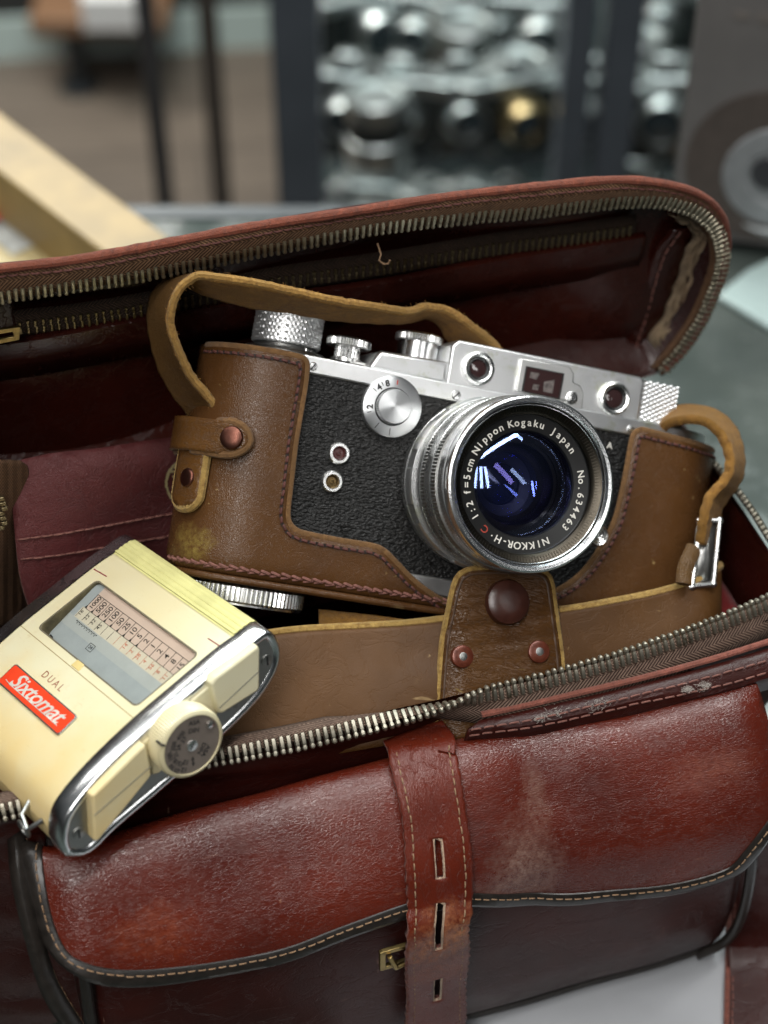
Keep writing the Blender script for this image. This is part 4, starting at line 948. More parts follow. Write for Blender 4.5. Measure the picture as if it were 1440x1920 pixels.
for k in range(150):
    a = 2 * PI * k / 150; ur = Vector((math.cos(a), math.sin(a), 0)); ut = Vector((-ur.y, ur.x, 0)); sl_ = (ur * 1 + Vector((0, 0, .46))).normalized()
    mb.box(Vector((LX, LY, 33.35)) + ur * 18.75 * q, (1.35 * q, .32 * q, .4), (sl_, ut, sl_.cross(ut)))
mb.build('serration', SERR, lens, smooth=0)
L('thread_line', [(19.95, 34.5), (19.75, 34.75), (19.55, 34.5)], BRT)
nr = L('name_ring', [(17.45, 31.5), (17.2, 31.2), (13.5, 30.6), (13.2, 30.2), (13.1, 29)], BLK)
def ringtext(txt, a0, a1, mat_mb, size=2.6, rad=15.25, z=31.02):
    n = len(txt)
    for i, chh in enumerate(txt):
        if chh == ' ': continue
        a = R_(a0 + (a1 - a0) * (i / (n - 1) if n > 1 else 0)) ; ur = Vector((math.cos(a), math.sin(a), 0)); ut = Vector((ur.y, -ur.x, 0))
        cc = Vector((LX, LY, z)) + ur * rad * q
        text_mb(mat_mb, chh, size * q, lambda x, y, zz_: cc + ut * x + ur * (y + .1) + Vector((0, 0, zz_)), bold=.035)
mw = MB(); mrd = MB(); OFF = 9.0
# angles measured on the photograph, undone by the roll of the camera body
for txt, a0, a1 in (('NIKKOR', -68, -104), ('-', -110, -110), ('H', -117, -117), ('\u00b7', -124, -124), ('1:2', -148, -161), ('f', -172, -172), ('=', -179, -179), ('5cm', 174, 160), ('Nippon', 148, 115), ('Kogaku', 105, 73), ('Japan', 60, 34), ('No.634463', 10, -44)):
    ringtext(txt, a0 + OFF, a1 + OFF, mw)
ringtext('C', -133 + OFF, -133 + OFF, mrd)
mw.build('lens_lettering', WHT, nr, smooth=0); mrd.build('red_letter', plain('dim_red_engraving', (.30, .035, .02), .6), nr, smooth=0)
# optics: coated front dome over inner elements
def coat(name, tint, amount, rough=.02):
    m = bpy.data.materials.new(name); m.use_nodes = True; t = m.node_tree; t.nodes.clear(); o = t.nodes.new('ShaderNodeOutputMaterial')
    gl = nd(t, 'ShaderNodeBsdfGlossy'); gl.inputs['Color'].default_value = tint + (1,); gl.inputs['Roughness'].default_value = rough; rgh = 1
    tr = nd(t, 'ShaderNodeBsdfTransparent'); tr.inputs['Color'].default_value = (.86, .88, .98, 1); mx = nd(t, 'ShaderNodeMixShader')
    fr = nd(t, 'ShaderNodeFresnel'); fr.inputs['IOR'].default_value = 1.5
    f = math_(t, 'ADD', math_(t, 'MULTIPLY', fr.outputs[0], amount), amount * .05)
    sm = ramp(t, noise(t, objco(t), 300, 5, .7), .45, .8); f = math_(t, 'ADD', f, math_(t, 'MULTIPLY', sm, .02))
    t.links.new(f, mx.inputs[0]); t.links.new(tr.outputs[0], mx.inputs[1]); t.links.new(gl.outputs[0], mx.inputs[2]); t.links.new(mx.outputs[0], o.inputs[0]); return m
def dome(r, z0, sag, n=14): return [(r * math.sin(a * PI / 2 / n) if True else 0, z0 + sag * (1 - (math.sin(a * PI / 2 / n)) ** 2)) for a in range(n, -1, -1)]
L('front_element', dome(13.2, 29.9, 3.6), coat('coated_glass_blue', (.42, .56, 1.0), .75, .04))
L('inner_barrel', [(13.1, 29.6), (12.6, 27), (11.2, 25.5), (11.2, 24.9), (10.4, 24.2), (10.2, 22), (9.4, 20.5), (9.3, 19.8), (8.4, 18.8), (8.2, 14)], plain('inner_barrel_black', (.012, .011, .012), .22, spec=.6))
L('inner_element', dome(10.9, 24.2, 1.8), coat('coated_glass_violet', (.42, .36, 1.0), .75))
L('inner_element', [(8.9, 18.6), (7, 17.6), (4, 16.7), (0, 16.3)], coat('coated_glass_deep', (.30, .40, 1.0), 1.3))
L('aperture_ring', [(8.3, 14.5), (5.6, 14.1), (5.5, 13.5)], plain('iris_black', (.02, .018, .03), .3), 60)
L('rear_element', [(6.6, 12.6), (4, 13.2), (0, 13.5)], plain('rear_glass', (.004, .004, .012), .04, spec=1.0))
# focusing tab with concentric rings
ft = C(1124, 1003, 6.5)
ft = C(1122, 1004, 9)
tb_ = MB().lathe([(3.0, -2), (3.0, 0), (2.6, .4), (2.2, .15), (1.8, .4), (1.4, .15), (1.0, .4), (.6, .2), (0, .3)], ft, 2, 48)
dv = (Vector((LX, LY, 9)) - ft); tb_.box(ft + dv.normalized() * 3.2 + Vector((0, 0, -1)), (6.5, 4.6, 1.6), (dv.normalized(), Vector((-dv.y, dv.x, 0)).normalized(), Vector((0, 0, 1)))); tb_.build('focus_tab', CHR, lens)
ca_ = C(1143, 836, .25); te = MB(); text_mb(te, 'A', 2.6, lambda x, y, z: ca_ + Vector((x, y, z)), bold=.03); te.build('engraved_letter', WHT, cam_o, smooth=0)
# ------------------------------------------------------------------ leather case
RAWTAN2 = suede('brown_raw_edge', (.20, .105, .04), (.10, .05, .02), 800, .0004)
case = thing('leather_camera_case', FC, 'worn brown leather half case with stitched edges, snap tab and carrying strap, round the camera', 'camera case')
RC = 17.2
def case_f(s_, y, off=2.2):
    r = RC + off
    t = (y - Y_cb) / (Y_ct - Y_cb)
    bulge = .5 * math.sin(max(0, min(1, t)) * PI)
    tuck = 0
    if t < .06: tuck = -1.1 * ((.06 - t) / .06) ** 2 * 1.6
    r = r + tuck + bulge * .6
    flare = -.0  # the case narrows a little towards the top on the right
    if s_ < XLc:
        a = (XLc - s_) / RC
        if a > PI: return Vector((XLc + (a - PI) * RC, y, ZC - r))
        return Vector((XLc - r * math.sin(a), y, ZC + r * math.cos(a)))
    if s_ > XRc:
        a = (s_ - XRc) / RC
        if a > PI: return Vector((XRc - (a - PI) * RC, y, ZC - r))
        return Vector((XRc + r * math.sin(a), y, ZC + r * math.cos(a)))
    return Vector((s_, y, ZC + r))
def CI(px, py, off=2.2, g=None):
    q_ = C(px, py, 3); return inv(lambda a, b: case_f(a, b, off), FC, px, py, g or (q_.x, q_.y))
opx = [(560, 667), (571, 671), (577, 680), (577, 694), (574, 722), (566, 770), (556, 830), (549, 890), (543, 940), (541, 962), (543, 978), (552, 990), (570, 999), (640, 1013), (700, 1023), (722, 1033), (744, 1054), (772, 1083), (806, 1110), (850, 1134), (900, 1143), (960, 1140), (1020, 1118), (1070, 1092), (1105, 1058), (1136, 1010), (1154, 972), (1166, 925), (1177, 870), (1184, 830), (1189, 813), (1199, 806), (1212, 806)]
open_e = [CI(*p) for p in opx]
Ycr = CI(1260, 822)[1]
b0 = XLc - PI * RC - 36; b1 = XRc + PI * RC + 36
smo = sp2(open_e, 120)
poly = [(b0, Y_ct)] + [(XLc - PI * RC, Y_ct), (XLc - 30, Y_ct), (XLc - 8, Y_ct)] + smo + [(XRc + 20, Ycr - .3), (XRc + PI * RC, Ycr), (b1, Ycr), (b1, Y_cb), (XRc, Y_cb), (0, Y_cb), (XLc, Y_cb), (b0, Y_cb)]
cb = sheet(MB(), poly, lambda a, b: case_f(a, b), 2.4).build('case_body', [CASE, RAWTAN], case, mods=[solid(2.0, rim=1)], face=Vector((0, 0, -1)))
# back and floor of the case
MB().grid([[Vector((x, y, ZC - RC - 2)) for x in np.linspace(XLc - 2, XRc + 2, 20)] for y in np.linspace(Y_cb, Y_ct, 6)]).build('case_back', CASE, case, mods=[solid(2)])
MB().prism(stad(XLc, XRc, RC + 1.9, zc=ZC), Y_cb - 1.6, Y_cb + .3, mpY).build('case_floor', CASE, case, fix=True, mods=[bevel(.7, 2)])
def cn(p):
    x = p.x
    if x < XLc: return (Vector((p.x, 0, p.z)) - Vector((XLc, 0, ZC))).normalized()
    if x > XRc: return (Vector((p.x, 0, p.z)) - Vector((XRc, 0, ZC))).normalized()
    return Vector((0, 0, 1))
def off_line(L_, d):
    out = []; n = len(L_)
    for i in range(n):
        a = L_[max(0, i - 2)]; b = L_[min(n - 1, i + 2)]; tx, ty = b[0] - a[0], b[1] - a[1]; l = math.hypot(tx, ty); out.append((L_[i][0] + ty / l * -d, L_[i][1] + tx / l * d))
    return out
full = [(XLc - 24, Y_ct), (XLc - 14, Y_ct), (XLc - 4, Y_ct)] + smo + [(XRc + 10, Ycr), (XRc + 22, Ycr)]
full = sp2(full, 240)
ol_ = off_line(full, -2.1)
eb = MB(); eb.tube([case_f(a, b, 1.75) for a, b in off_line(full, -.15)], .85, 8, flat=.75, nrm=[cn(case_f(a, b)) for a, b in full]); eb.build('raw_edge', RAWTAN2, cb)
crz = MB(); crz.tube([case_f(a, b, 2.13) for a, b in ol_], .42, 6, flat=.4, nrm=Vector((0, 0, 1))); crz.build('seam_groove', plain('dark_groove', (.045, .02, .01), .6), cb)
hb = MB(); stitches(MB(), [case_f(a, b, 2.3) for a, b in ol_], cn, 1.5, .75, .36, lift=.22, slant=.1, holes=hb).build('edge_stitching', THD, cb); hb.build('needle_holes', HOLE, cb)
bl = [(x, Y_cb + 2.4) for x in np.linspace(XLc - 26, XRc + 20, 200)]
stitches(MB(), [case_f(a, b, 2.2) for a, b in bl], cn, 2.3, .5, .42, lift=.3, slant=.3).build('bottom_stitching', THR, cb)
stitches(MB(), [case_f(a, b - .5, 2.15) for a, b in bl], cn, 2.5, .5, .34, lift=.18, slant=-.28).build('bottom_stitching', THR, cb)
ed = MB(); ed.tube([case_f(a, Y_cb - .6, 1.9) for a in np.linspace(XLc - 50, XRc + 50, 240)], 1.15, 8, nrm=Vector((0, 1, 0))); ed.build('bottom_edge', leather('dark_bottom_edge', (.035, .016, .01), (.02, .01, .007), .45, 900), cb)
# round knurled fixing screw under the case
kx = C(455, 1100, ZC).x; ky = Y_cb - 2.0
kr = abs(C(563, 1120, ZC).x - C(335, 1082, ZC).x) / 2
ks = MB().lathe([(kr * .6, 0), (kr - .8, 0), (kr, -.5), (kr, -4.2), (kr - .5, -4.7), (kr - .5, -5.2), (0, -5.2)], (kx, ky, ZC), 1, 240, knurl=lambda rr, h, k, i: rr - (.42 if (k % 3) == 0 and i in (2, 3) else 0)).build('case_screw', CHR, case, smooth=25)
# side keeper tabs with rivets
def tabsheet(name, pxs, off, mats, th_=1.8, res=1.6, par=None, n=60):
    L_ = [CI(*p, off=off, g=g) for p, g in pxs] if isinstance(pxs[0][1], tuple) and isinstance(pxs[0][0], tuple) else [CI(*p, off=off) for p in pxs]
    return sheet(MB(), L_, lambda a, b: case_f(a, b, off), res).build(name, mats, par or case, mods=[solid(th_, rim=1)], face=Vector((0, 0, 1)))
def sy(px, py): q_ = CI(px, py, 4.2, (XLc - 8, C(px, py, 0).y)); return q_
ya_ = sy(400, 785)[1]; yb_ = sy(400, 850)[1]
sR = sy(470, 820)[0]; sL = XLc - RC * 2.1
tab = [(sL, ya_), (sR - 5, ya_ - .3), (sR - 1.5, ya_ - 1.6), (sR, (ya_ + yb_) / 2), (sR - 1.2, yb_ + 1.8), (sR - 4.5, yb_ + .3), (sR - 12, yb_), (sL, yb_)]
tab = tab[:2] + [(sR - 5 + 5 * math.sin(a), (ya_ + yb_) / 2 + (ya_ - yb_) / 2 * math.cos(a)) for a in np.linspace(.1, PI - .1, 14)] + tab[-2:]
kt = sheet(MB(), tab, lambda a, b: case_f(a, b, 6.0 + .4 * math.sin(a * .3)), 1.6).build('keeper_tab', [TABM, RAWTAN2], case, mods=[solid(2.6, rim=1)], face=Vector((-1, 0, .1)))
def rivet(name, s_, y, off, r, mat, par, hgt=1.0, tilt=0):
    p = case_f(s_, y, off); n = cn(p); X = n.cross(Vector((0, 1, 0))).normalized(); Y = X.cross(n).normalized(); mb = MB(); prof = [(r, -.6), (r, .05), (r * .93, hgt * .5), (r * .75, hgt * .8), (r * .4, hgt * .97), (0, hgt)]
    vs = []; fs = []; sg = 36
    for k in range(sg):
        a = 2 * PI * k / sg
        for rr, h in prof: vs.append(p + X * rr * math.cos(a) + Y * rr * math.sin(a) + n * h)
    m_ = len(prof)
    for k in range(sg):
        k2 = (k + 1) % sg
        for i in range(m_ - 1): fs.append((k * m_ + i, k2 * m_ + i, k2 * m_ + i + 1, k * m_ + i + 1))
    mb.add(vs, fs); return mb.build(name, mat, par)
MB().tube([case_f(a, b, 5.0) for a, b in tab], 1.05, 8, flat=.9).build('raw_edge', RAWTAN2, kt)
q_ = sy(438, 822); rivet('rivet', q_[0], q_[1], 6.2, 3.05, RIVET, kt)
# lower loop tab hanging below the keeper
yc_ = sy(360, 955)[1]; s0 = sy(352, 890)[0]
lw = 4.6
lw = 4.2
tab2 = [(s0 - lw, yb_ + 2)] + [(s0 - lw * math.cos(a), yc_ + 4.2 - 4.2 * math.sin(a)) for a in np.linspace(0, PI, 14)] + [(s0 + lw, yb_ + 2)]
t2 = sheet(MB(), tab2, lambda a, b: case_f(a, b, 4.9), 1.4).build('loop_tab', [TABM, RAWTAN], case, mods=[solid(2.4, rim=1)], face=Vector((-.7, 0, 1)))
MB().tube([case_f(a, b, 3.7) for a, b in sp2(tab2, 60)], 1.3, 8).build('raw_edge', RAWTAN, t2)
q_ = sy(355, 896); rivet('rivet', q_[0], q_[1], 5.0, 2.5, RIVET, t2, .7)

# carrying strap: pairs of edge points (far edge, near edge) with their depths
CSP = [((365, 800, 459), (408, 805, 449)), ((356, 775, 458), (408, 783, 448)), ((328, 738, 456), (394, 748, 446)), ((303, 692, 453), (360, 708, 443)), ((288, 642, 451), (334, 655, 438)), ((282, 592, 449), (319, 602, 434)), ((292, 550, 448), (329, 556, 431)),
       ((318, 524, 447), (349, 530, 430)), ((352, 532, 446), (372, 517, 430)), ((395, 551, 446), (420, 522, 431)), ((470, 571, 448), (480, 531, 433)), ((540, 580, 451), (548, 546, 436)), ((620, 594, 455), (630, 564, 441)), ((700, 600, 460), (705, 575, 447)),
       ((762, 600, 466), (762, 584, 453)), ((795, 592, 471), (800, 575, 458)), ((822, 602, 475), (845, 585, 462)), ((842, 635, 480), (888, 615, 467)), ((862, 668, 486), (925, 645, 473)), ((880, 720, 492), (955, 690, 480))]
A_ = cr_spline([FC.pd(*a) for a, b in CSP], 150); B_ = cr_spline([FC.pd(*b) for a, b in CSP], 150)
rows = [[a.lerp(b, t) + Vector((.12 * math.sin(i * 1.3 + t * 5), .12 * math.cos(i * .9), 0)) * (1 if t in (0, 1) else .3) for i, (a, b) in enumerate(zip(A_, B_))] for t in (0, .06, .25, .5, .75, .94, 1)]
cs_ = MB().grid(rows).build('carry_strap', [STRAPB, SUEDE, SUEDE], case, mods=[solid(2.3, rim=2, off=0)], face=Vector((-.2, 1, .2)))
m_ = cs_.modifiers[0]; m_.material_offset = 1
CSR = [((1205, 812, 492), (1220, 830, 483)), ((1238, 783, 488), (1250, 798, 478)), ((1268, 768, 486), (1278, 789, 475)), ((1305, 767, 485), (1305, 788, 473)), ((1345, 778, 484), (1328, 795, 472)), ((1375, 808, 484), (1352, 818, 471)), ((1388, 850, 483), (1366, 852, 470)), ((1387, 890, 482), (1366, 884, 469)), ((1372, 918, 481), (1352, 908, 468)), ((1350, 948, 480), (1330, 932, 467)), ((1338, 985, 479), (1318, 975, 466)), ((1330, 1030, 478), (1312, 1020, 467))]
A_ = cr_spline([FC.pd(*a) for a, b in CSR], 90); B_ = cr_spline([FC.pd(*b) for a, b in CSR], 90)
rows = [[a.lerp(b, t) + Vector((.15 * math.sin(i * 1.1 + t * 4), .1, 0)) for i, (a, b) in enumerate(zip(A_, B_))] for t in (0, .06, .5, .94, 1)]
cr_ = MB().grid(rows).build('carry_strap', [SUEDE], case, mods=[solid(2.6, off=0)])
ET = [b_ + (b_ - a_).normalized() * .15 for a_, b_ in zip(cr_spline([FC.pd(*a) for a, b in CSP], 150), cr_spline([FC.pd(*b) for a, b in CSP], 150))]
MB().tube([p + Vector([random.uniform(-.14, .14) for _ in range(3)]) for p in ET], 1.12, 8).build('raw_edge', suede('golden_raw_edge', (.44, .25, .065), (.20, .10, .025), 900, .0006), cs_)
def fuzz(name, pts, par, n=500, ln=.9, mat=None):
    mb = MB()
    for _ in range(n):
        p = random.choice(pts) + Vector([random.uniform(-1.0, 1.0) for _ in range(3)]); d = Vector([random.gauss(0, 1) for _ in range(3)]).normalized() * random.uniform(.3, ln)
        q2 = p + d * .6 + Vector([random.gauss(0, .12) for _ in range(3)]); mb.tube([p, q2, p + d + Vector([random.gauss(0, .2) for _ in range(3)])], .06, 3)
    return mb.build(name, mat or SUEDE, par, smooth=0)
fuzz('frayed_fibres', B_ + A_, cr_, 500, .8); fuzz('frayed_fibres', cr_spline([FC.pd(*b) for a, b in CSP], 300), cs_, 1500, 1.0)
# chromed bracket at the right of the case with its leather stub
bp_ = [FC.pd(*p) for p in ((1312, 976, 470), (1349, 976, 471), (1337, 1095, 466), (1297, 1100, 464))]
mb = MB()
for a, b in ((0, 1), (1, 2), (2, 3), (3, 0)):
    mb.tube([bp_[a], bp_[b]], .8, 8)
for p in bp_: mb.lathe([(0, -1), (1, -.5), (1, .5), (0, 1)], p, 2, 12)
br = mb.build('strap_buckle_frame', CHR, case)
MB().add([p.lerp(sum(bp_, Vector()) / 4, .08) + Vector((0, 0, -1.2)) for p in bp_], [(0, 1, 2, 3)]).build('buckle_plate', GREYM, br, mods=[solid(.5)])
mb = MB(); sp = [FC.pd(*p) for p in ((1282, 1095, 460), (1284, 1070, 461), (1290, 1052, 462), (1296, 1040, 464), (1300, 1030, 466))]
mb.tube(cr_spline(sp, 30), 2.4, 10, flat=.6); mb.build('leather_stub', STRAPB, case)
# front cover of the case folded down: a wide band with raw top edge
BT = [(380, 1215, 443), (480, 1194, 442), (560, 1183, 442), (650, 1178, 443), (760, 1172, 444), (840, 1163, 445), (950, 1150, 447), (1050, 1146, 451), (1150, 1130, 455), (1240, 1112, 460), (1310, 1090, 465), (1342, 1070, 471), (1352, 1062, 478), (1340, 1062, 486), (1300, 1080, 490)]
BH = [(380, 1475, 432), (480, 1445, 434), (560, 1425, 436), (650, 1410, 438), (760, 1390, 440), (840, 1372, 442), (950, 1350, 445), (1050, 1330, 448), (1150, 1300, 452), (1240, 1275, 456), (1310, 1250, 461), (1345, 1230, 467), (1356, 1222, 474), (1340, 1225, 482), (1300, 1240, 488)]
rows = loft([[FC.pd(*p) for p in BT], [FC.pd(a, (b * .5 + d * .5), (c_ + f_) / 2 - 1.2) for (a, b, c_), (a2, d, f_) in zip(BT, BH)], [FC.pd(*p) for p in BH]], 110, 22)
for j, r in enumerate(rows):
    for i in range(len(r)): r[i] = r[i] + Vector((0, 0, .5 * math.sin(i * .13 + j * .2)))
cv = MB().grid(rows).build('front_cover_band', [CASE2, RAWTAN], case, mods=[solid(2.4, rim=1)], face=Vector((0, 0, 1)))
MB().tube([FC.pd(*p) + Vector((0, -.2, -.9)) for p in cr_spline([Vector(q) for q in BT], 120)] if False else [r_ + Vector((0, .1, -1.1)) for r_ in rows[0]], 1.25, 8).build('raw_edge', RAWTAN, cv)
tag(cv, 'front cover band folded down with a pale raw top edge')
# second layer of the band behind, suede side out
r2 = loft([[FC.pd(*p) for p in ((597, 1150, 458), (700, 1160, 458), (790, 1172, 459), (900, 1180, 460))], [FC.pd(*p) for p in ((599, 1215, 452), (700, 1225, 453), (790, 1235, 454), (900, 1240, 455))]], 30, 5)
MB().grid(r2).build('band_underlayer', [SUEDE, SUEDE], case, mods=[solid(2.2, rim=1)])
# snap tab riveted on the band
TP = [(818, 1395), (822, 1330), (826, 1270), (832, 1200), (842, 1150), (850, 1110), (860, 1083), (878, 1070), (905, 1066), (960, 1066), (1000, 1068), (1022, 1074), (1034, 1090), (1040, 1125), (1046, 1170), (1052, 1215), (1056, 1260), (1058, 1345)]
def tabd(px, py):
    base_ = 446.0 + (px - 940) * .03 - (py - 1180) * .012
    return FC.pd(px, py, base_ - 2.6 - 1.0 * math.exp(-((py - 1125) / 40) ** 2) + (max(0, abs(px - 945) - 60) / 40) ** 2 * 1.2 + .25 * math.sin(py * .16 + px * .03) * (1 if 1150 < py < 1215 else .3))
stb = sheet(MB(), sp2(TP, 90), tabd, 9).build('snap_tab', [TABM, RAWTAN], case, mods=[solid(2.1, rim=1)], face=Vector((0, 0, 1)))
MB().tube([tabd(*p) + Vector((0, 0, -.7)) for p in sp2(TP, 120)], .95, 8).build('raw_edge', RAWTAN, stb)
def disc(name, px, py, dd, r, mat, par, hgt=.9, prof=None):
    p = tabd(px, py); n = Vector((-.05, .12, .99)).normalized(); X = Vector((1, 0, .05)).normalized(); X = (X - n * X.dot(n)).normalized(); Y = n.cross(X); p = p + n * dd; mb = MB()
    prof = prof or [(r, -1.2), (r, .1), (r * .94, hgt * .55), (r * .75, hgt * .85), (r * .4, hgt), (0, hgt * 1.02)]
    vs = []; fs = []; sg = 40; m_ = len(prof)
    for k in range(sg):
        a = 2 * PI * k / sg
        for rr, h in prof: vs.append(p + X * rr * math.cos(a) + Y * rr * math.sin(a) + n * h)
    for k in range(sg):
        k2 = (k + 1) % sg
        for i in range(m_ - 1): fs.append((k * m_ + i, k2 * m_ + i, k2 * m_ + i + 1, k * m_ + i + 1))
    return mb.add(vs, fs).build(name, mat, par)
disc('snap_button', 951, 1129, .1, 6.0, SNAPM, stb, 2.2)
for px, py in ((867, 1231), (1010, 1222)):
    rv_ = disc('rivet', px, py, .1, 3.0, plain('red_brown_rivet', (.11, .026, .013), .3, metallic=.3, var=.3, bs=600), stb, .8); 
    disc('rivet_wear', px, py, .85, 1.3, GREYM, rv_, .1, [(1.2, 0), (.9, .12), (0, .16)])
pts = sp2(TP, 160)
def tin(i, d):
    a = pts[max(0, i - 2)]; b = pts[min(159, i + 2)]; tx, ty = b[0] - a[0], b[1] - a[1]; l = math.hypot(tx, ty); return pts[i][0] - ty / l * d, pts[i][1] + tx / l * d
MB().tube([tabd(*tin(i, 9)) + Vector((0, 0, .06)) for i in range(4, 156)], .32, 6, flat=.4, nrm=Vector((0, 0, 1))).build('creased_line', plain('dark_crease', (.05, .022, .008), .6), stb)
# ------------------------------------------------------------------ light meter
Am = Vector((.66, .712, -.239)).normalized(); Bm = Vector((.62, -.34, .707)); Bm = (Bm - Am * Bm.dot(Am)).normalized(); Nm = Bm.cross(Am)
FM = Frame(ray(300, 1330) * 399.0, vw(*Bm), vw(*Am), vw(*Nm))
WM = 67.0
met = thing('light_meter', FM, 'cream and chrome handheld light meter with red badge, on the front rim of the bag', 'light meter')
opx = [(124, 1607), (115, 1587), (117, 1552), (130, 1521), (167, 1474), (218, 1421), (280, 1363), (350, 1303), (428, 1237), (467, 1209), (498, 1186), (513, 1188), (527, 1213), (526, 1244), (510, 1279), (482, 1318), (428, 1373), (350, 1443), (296, 1490), (218, 1556), (183, 1591), (156, 1607)]
oa = [FM.at(*p, 0, 0) for p in opx]; oa = [(p.y, p.z) for p in oa]; OUT = sp2(oa + [oa[0]], 97)[:-1]
ca = sum(p[0] for p in OUT) / len(OUT); cn_ = sum(p[1] for p in OUT) / len(OUT)
def oin(lp, d):
    n = len(lp); out = []
    for i in range(n):
        a = lp[(i - 1) % n]; b = lp[(i + 1) % n]; tx, ty = b[0] - a[0], b[1] - a[1]; l = math.hypot(tx, ty); nx, ny = -ty / l, tx / l
        if (ca - lp[i][0]) * nx + (cn_ - lp[i][1]) * ny < 0 and abs((ca - lp[i][0]) * nx + (cn_ - lp[i][1]) * ny) > .5: nx, ny = -nx, -ny
        out.append((lp[i][0] + nx * d, lp[i][1] + ny * d))
    return out
mpX = lambda a, b, h: Vector((h, a, b))
IVORY, t_, b_ = newmat('aged_ivory_plastic'); v_ = objco(t_); _sv = v_
g1 = ramp(t_, noise(t_, v_, 22, 3, .5), .35, .85); g2 = ramp(t_, noise(t_, v_, 300, 4, .7), .62, .8)
c_ = mixc(t_, g1, (.62, .585, .41), (.56, .46, .24)); c_ = mixc(t_, math_(t_, 'MULTIPLY', g2, .4), c_, (.45, .30, .12))
sx_ = nd(t_, 'ShaderNodeSeparateXYZ'); t_.links.new(v_, sx_.inputs[0])
k_ = ramp(t_, math_(t_, 'ADD', math_(t_, 'MULTIPLY', sx_.outputs[1], -14), math_(t_, 'MULTIPLY', noise(t_, v_, 90, 4), .5)), .35, .75); c_ = mixc(t_, math_(t_, 'MULTIPLY', k_, .7), c_, (.62, .44, .17))
hs_ = ramp(t_, noise(t_, objco(t_, (1, 12, 1), (0, 0, .5)), 260, 5, .75), .62, .70); c_ = mixc(t_, math_(t_, 'MULTIPLY', hs_, .35), c_, (.36, .27, .13)); t_.links.new(c_, b_.inputs['Base Color']); b_.inputs['Roughness'].default_value = .3; b_.inputs['Subsurface Weight'].default_value = .08; b_.inputs['Subsurface Radius'].default_value = (.002, .0015, .0008)
t_.links.new(bump(t_, noise(t_, v_, 700, 4), .00003, .5), b_.inputs['Normal'])
YEL = plain('yellowed_ribs', (.58, .55, .24), .35, var=.12, bs=120)
topc = [p for p in OUT]
# upper side of the outline as a curve n(a)
amin = min(p[0] for p in OUT); amax = max(p[0] for p in OUT)
imin = min(range(96), key=lambda i: OUT[i][0]); imax = max(range(96), key=lambda i: OUT[i][0])
seq = []; i = imin
while i != imax: seq.append(OUT[i]); i = (i + 1) % 96
seq.append(OUT[imax])
oth = []; i = imax
while i != imin: oth.append(OUT[i]); i = (i + 1) % 96
if sum(p[1] for p in seq) / len(seq) < sum(p[1] for p in oth) / len(oth): seq = oth[::-1]
seq.sort(key=lambda p: p[0]); SA = np.array([p[0] for p in seq]); SN = np.array([p[1] for p in seq])
INS = .55
def nt_(a): return float(np.interp(a, SA, SN)) - INS
def mface(x, a, off=0.0): return Vector((x, a, nt_(a) + off))
def MI(px, py, off=0.0, g=(-28, 0)): return inv(lambda x, a: mface(x, a, off), FM, px, py, g)
win = [MI(*p) for p in ((177, 1097), (379, 1221), (268, 1312), (58, 1184))]
wx0 = (win[0][0] + win[3][0]) / 2; wx1 = (win[1][0] + win[2][0]) / 2; wa1 = (win[0][1] + win[1][1]) / 2; wa0 = (win[3][1] + win[2][1]) / 2
r_ = 1.6; WH = []
for cx_, cy_, a0 in ((wx1 - r_, wa1 - r_, 0), (wx0 + r_, wa1 - r_, 90), (wx0 + r_, wa0 + r_, 180), (wx1 - r_, wa0 + r_, 270)):
    for i in range(5): a = R_(a0 + 90 * i / 4); WH.append((cx_ + r_ * math.cos(a), cy_ + r_ * math.sin(a)))
X0m, X1m = -WM + 3.6, -6.3
aE0, aE1 = amin + 2.2, amax - 2.2
mb = MB(); sheet(mb, [(X0m, aE0), (X1m, aE0), (X1m, aE1), (X0m, aE1)], lambda x, a: mface(x, a), 2.5, holes=[WH])
# rest of the shell: the outline swept across, without its top side
low = [p for p in oin(OUT, INS)]
i0 = min(range(96), key=lambda i: (low[i][0] - aE0) ** 2 + (low[i][1] - nt_(aE0)) ** 2); i1 = min(range(96), key=lambda i: (low[i][0] - aE1) ** 2 + (low[i][1] - nt_(aE1)) ** 2)
def walk(i, j, st):
    o = []; k = i
    while k != j: o.append(low[k % 96]); k = (k + st) % 96
    o.append(low[j]); return o
w1, w2 = walk(i0, i1, 1), walk(i0, i1, -1)
ws = w1 if sum(p[1] for p in w1) / len(w1) < sum(p[1] for p in w2) / len(w2) else w2
ws = [(aE0, nt_(aE0))] + ws[1:-1] + [(aE1, nt_(aE1))]
mb.grid([[Vector((x, a, n)) for a, n in ws] for x in (X0m, X1m)])
shl = mb.build('meter_shell', IVORY, met)
# chrome end frames
def endframe(x0, x1, mat, name='chrome_end_frame', cap=False):
    mb = MB(); A = OUT; I = oin(OUT, 2.2)
    n = len(A); rows = [[Vector((x0, a, b)) for a, b in oin(OUT, .1)], [Vector((x0 + .4, a, b)) for a, b in A], [Vector((x1 - .5, a, b)) for a, b in A], [Vector((x1, a, b)) for a, b in oin(OUT, .45)], [Vector((x1, a, b)) for a, b in oin(OUT, 1.6)], [Vector((x1 - .6, a, b)) for a, b in I]]
    mb.grid(rows, closed=True); return mb.build(name, mat, met, smooth=50)
endframe(X1m, 0, BRT); ef = endframe(X0m - .1, -WM, metal('dark_worn_chrome', (.5, .51, .53), .25, .8, (.08, .08, .08)))
MB().prism(oin(OUT, 2.0), -1.6, -.55, mpX).build('end_plate', GREYM, met, fix=True)
MB().prism(oin(OUT, 2.0), -WM + .6, -WM + 1.6, mpX).build('end_plate', GREYM, met, fix=True)
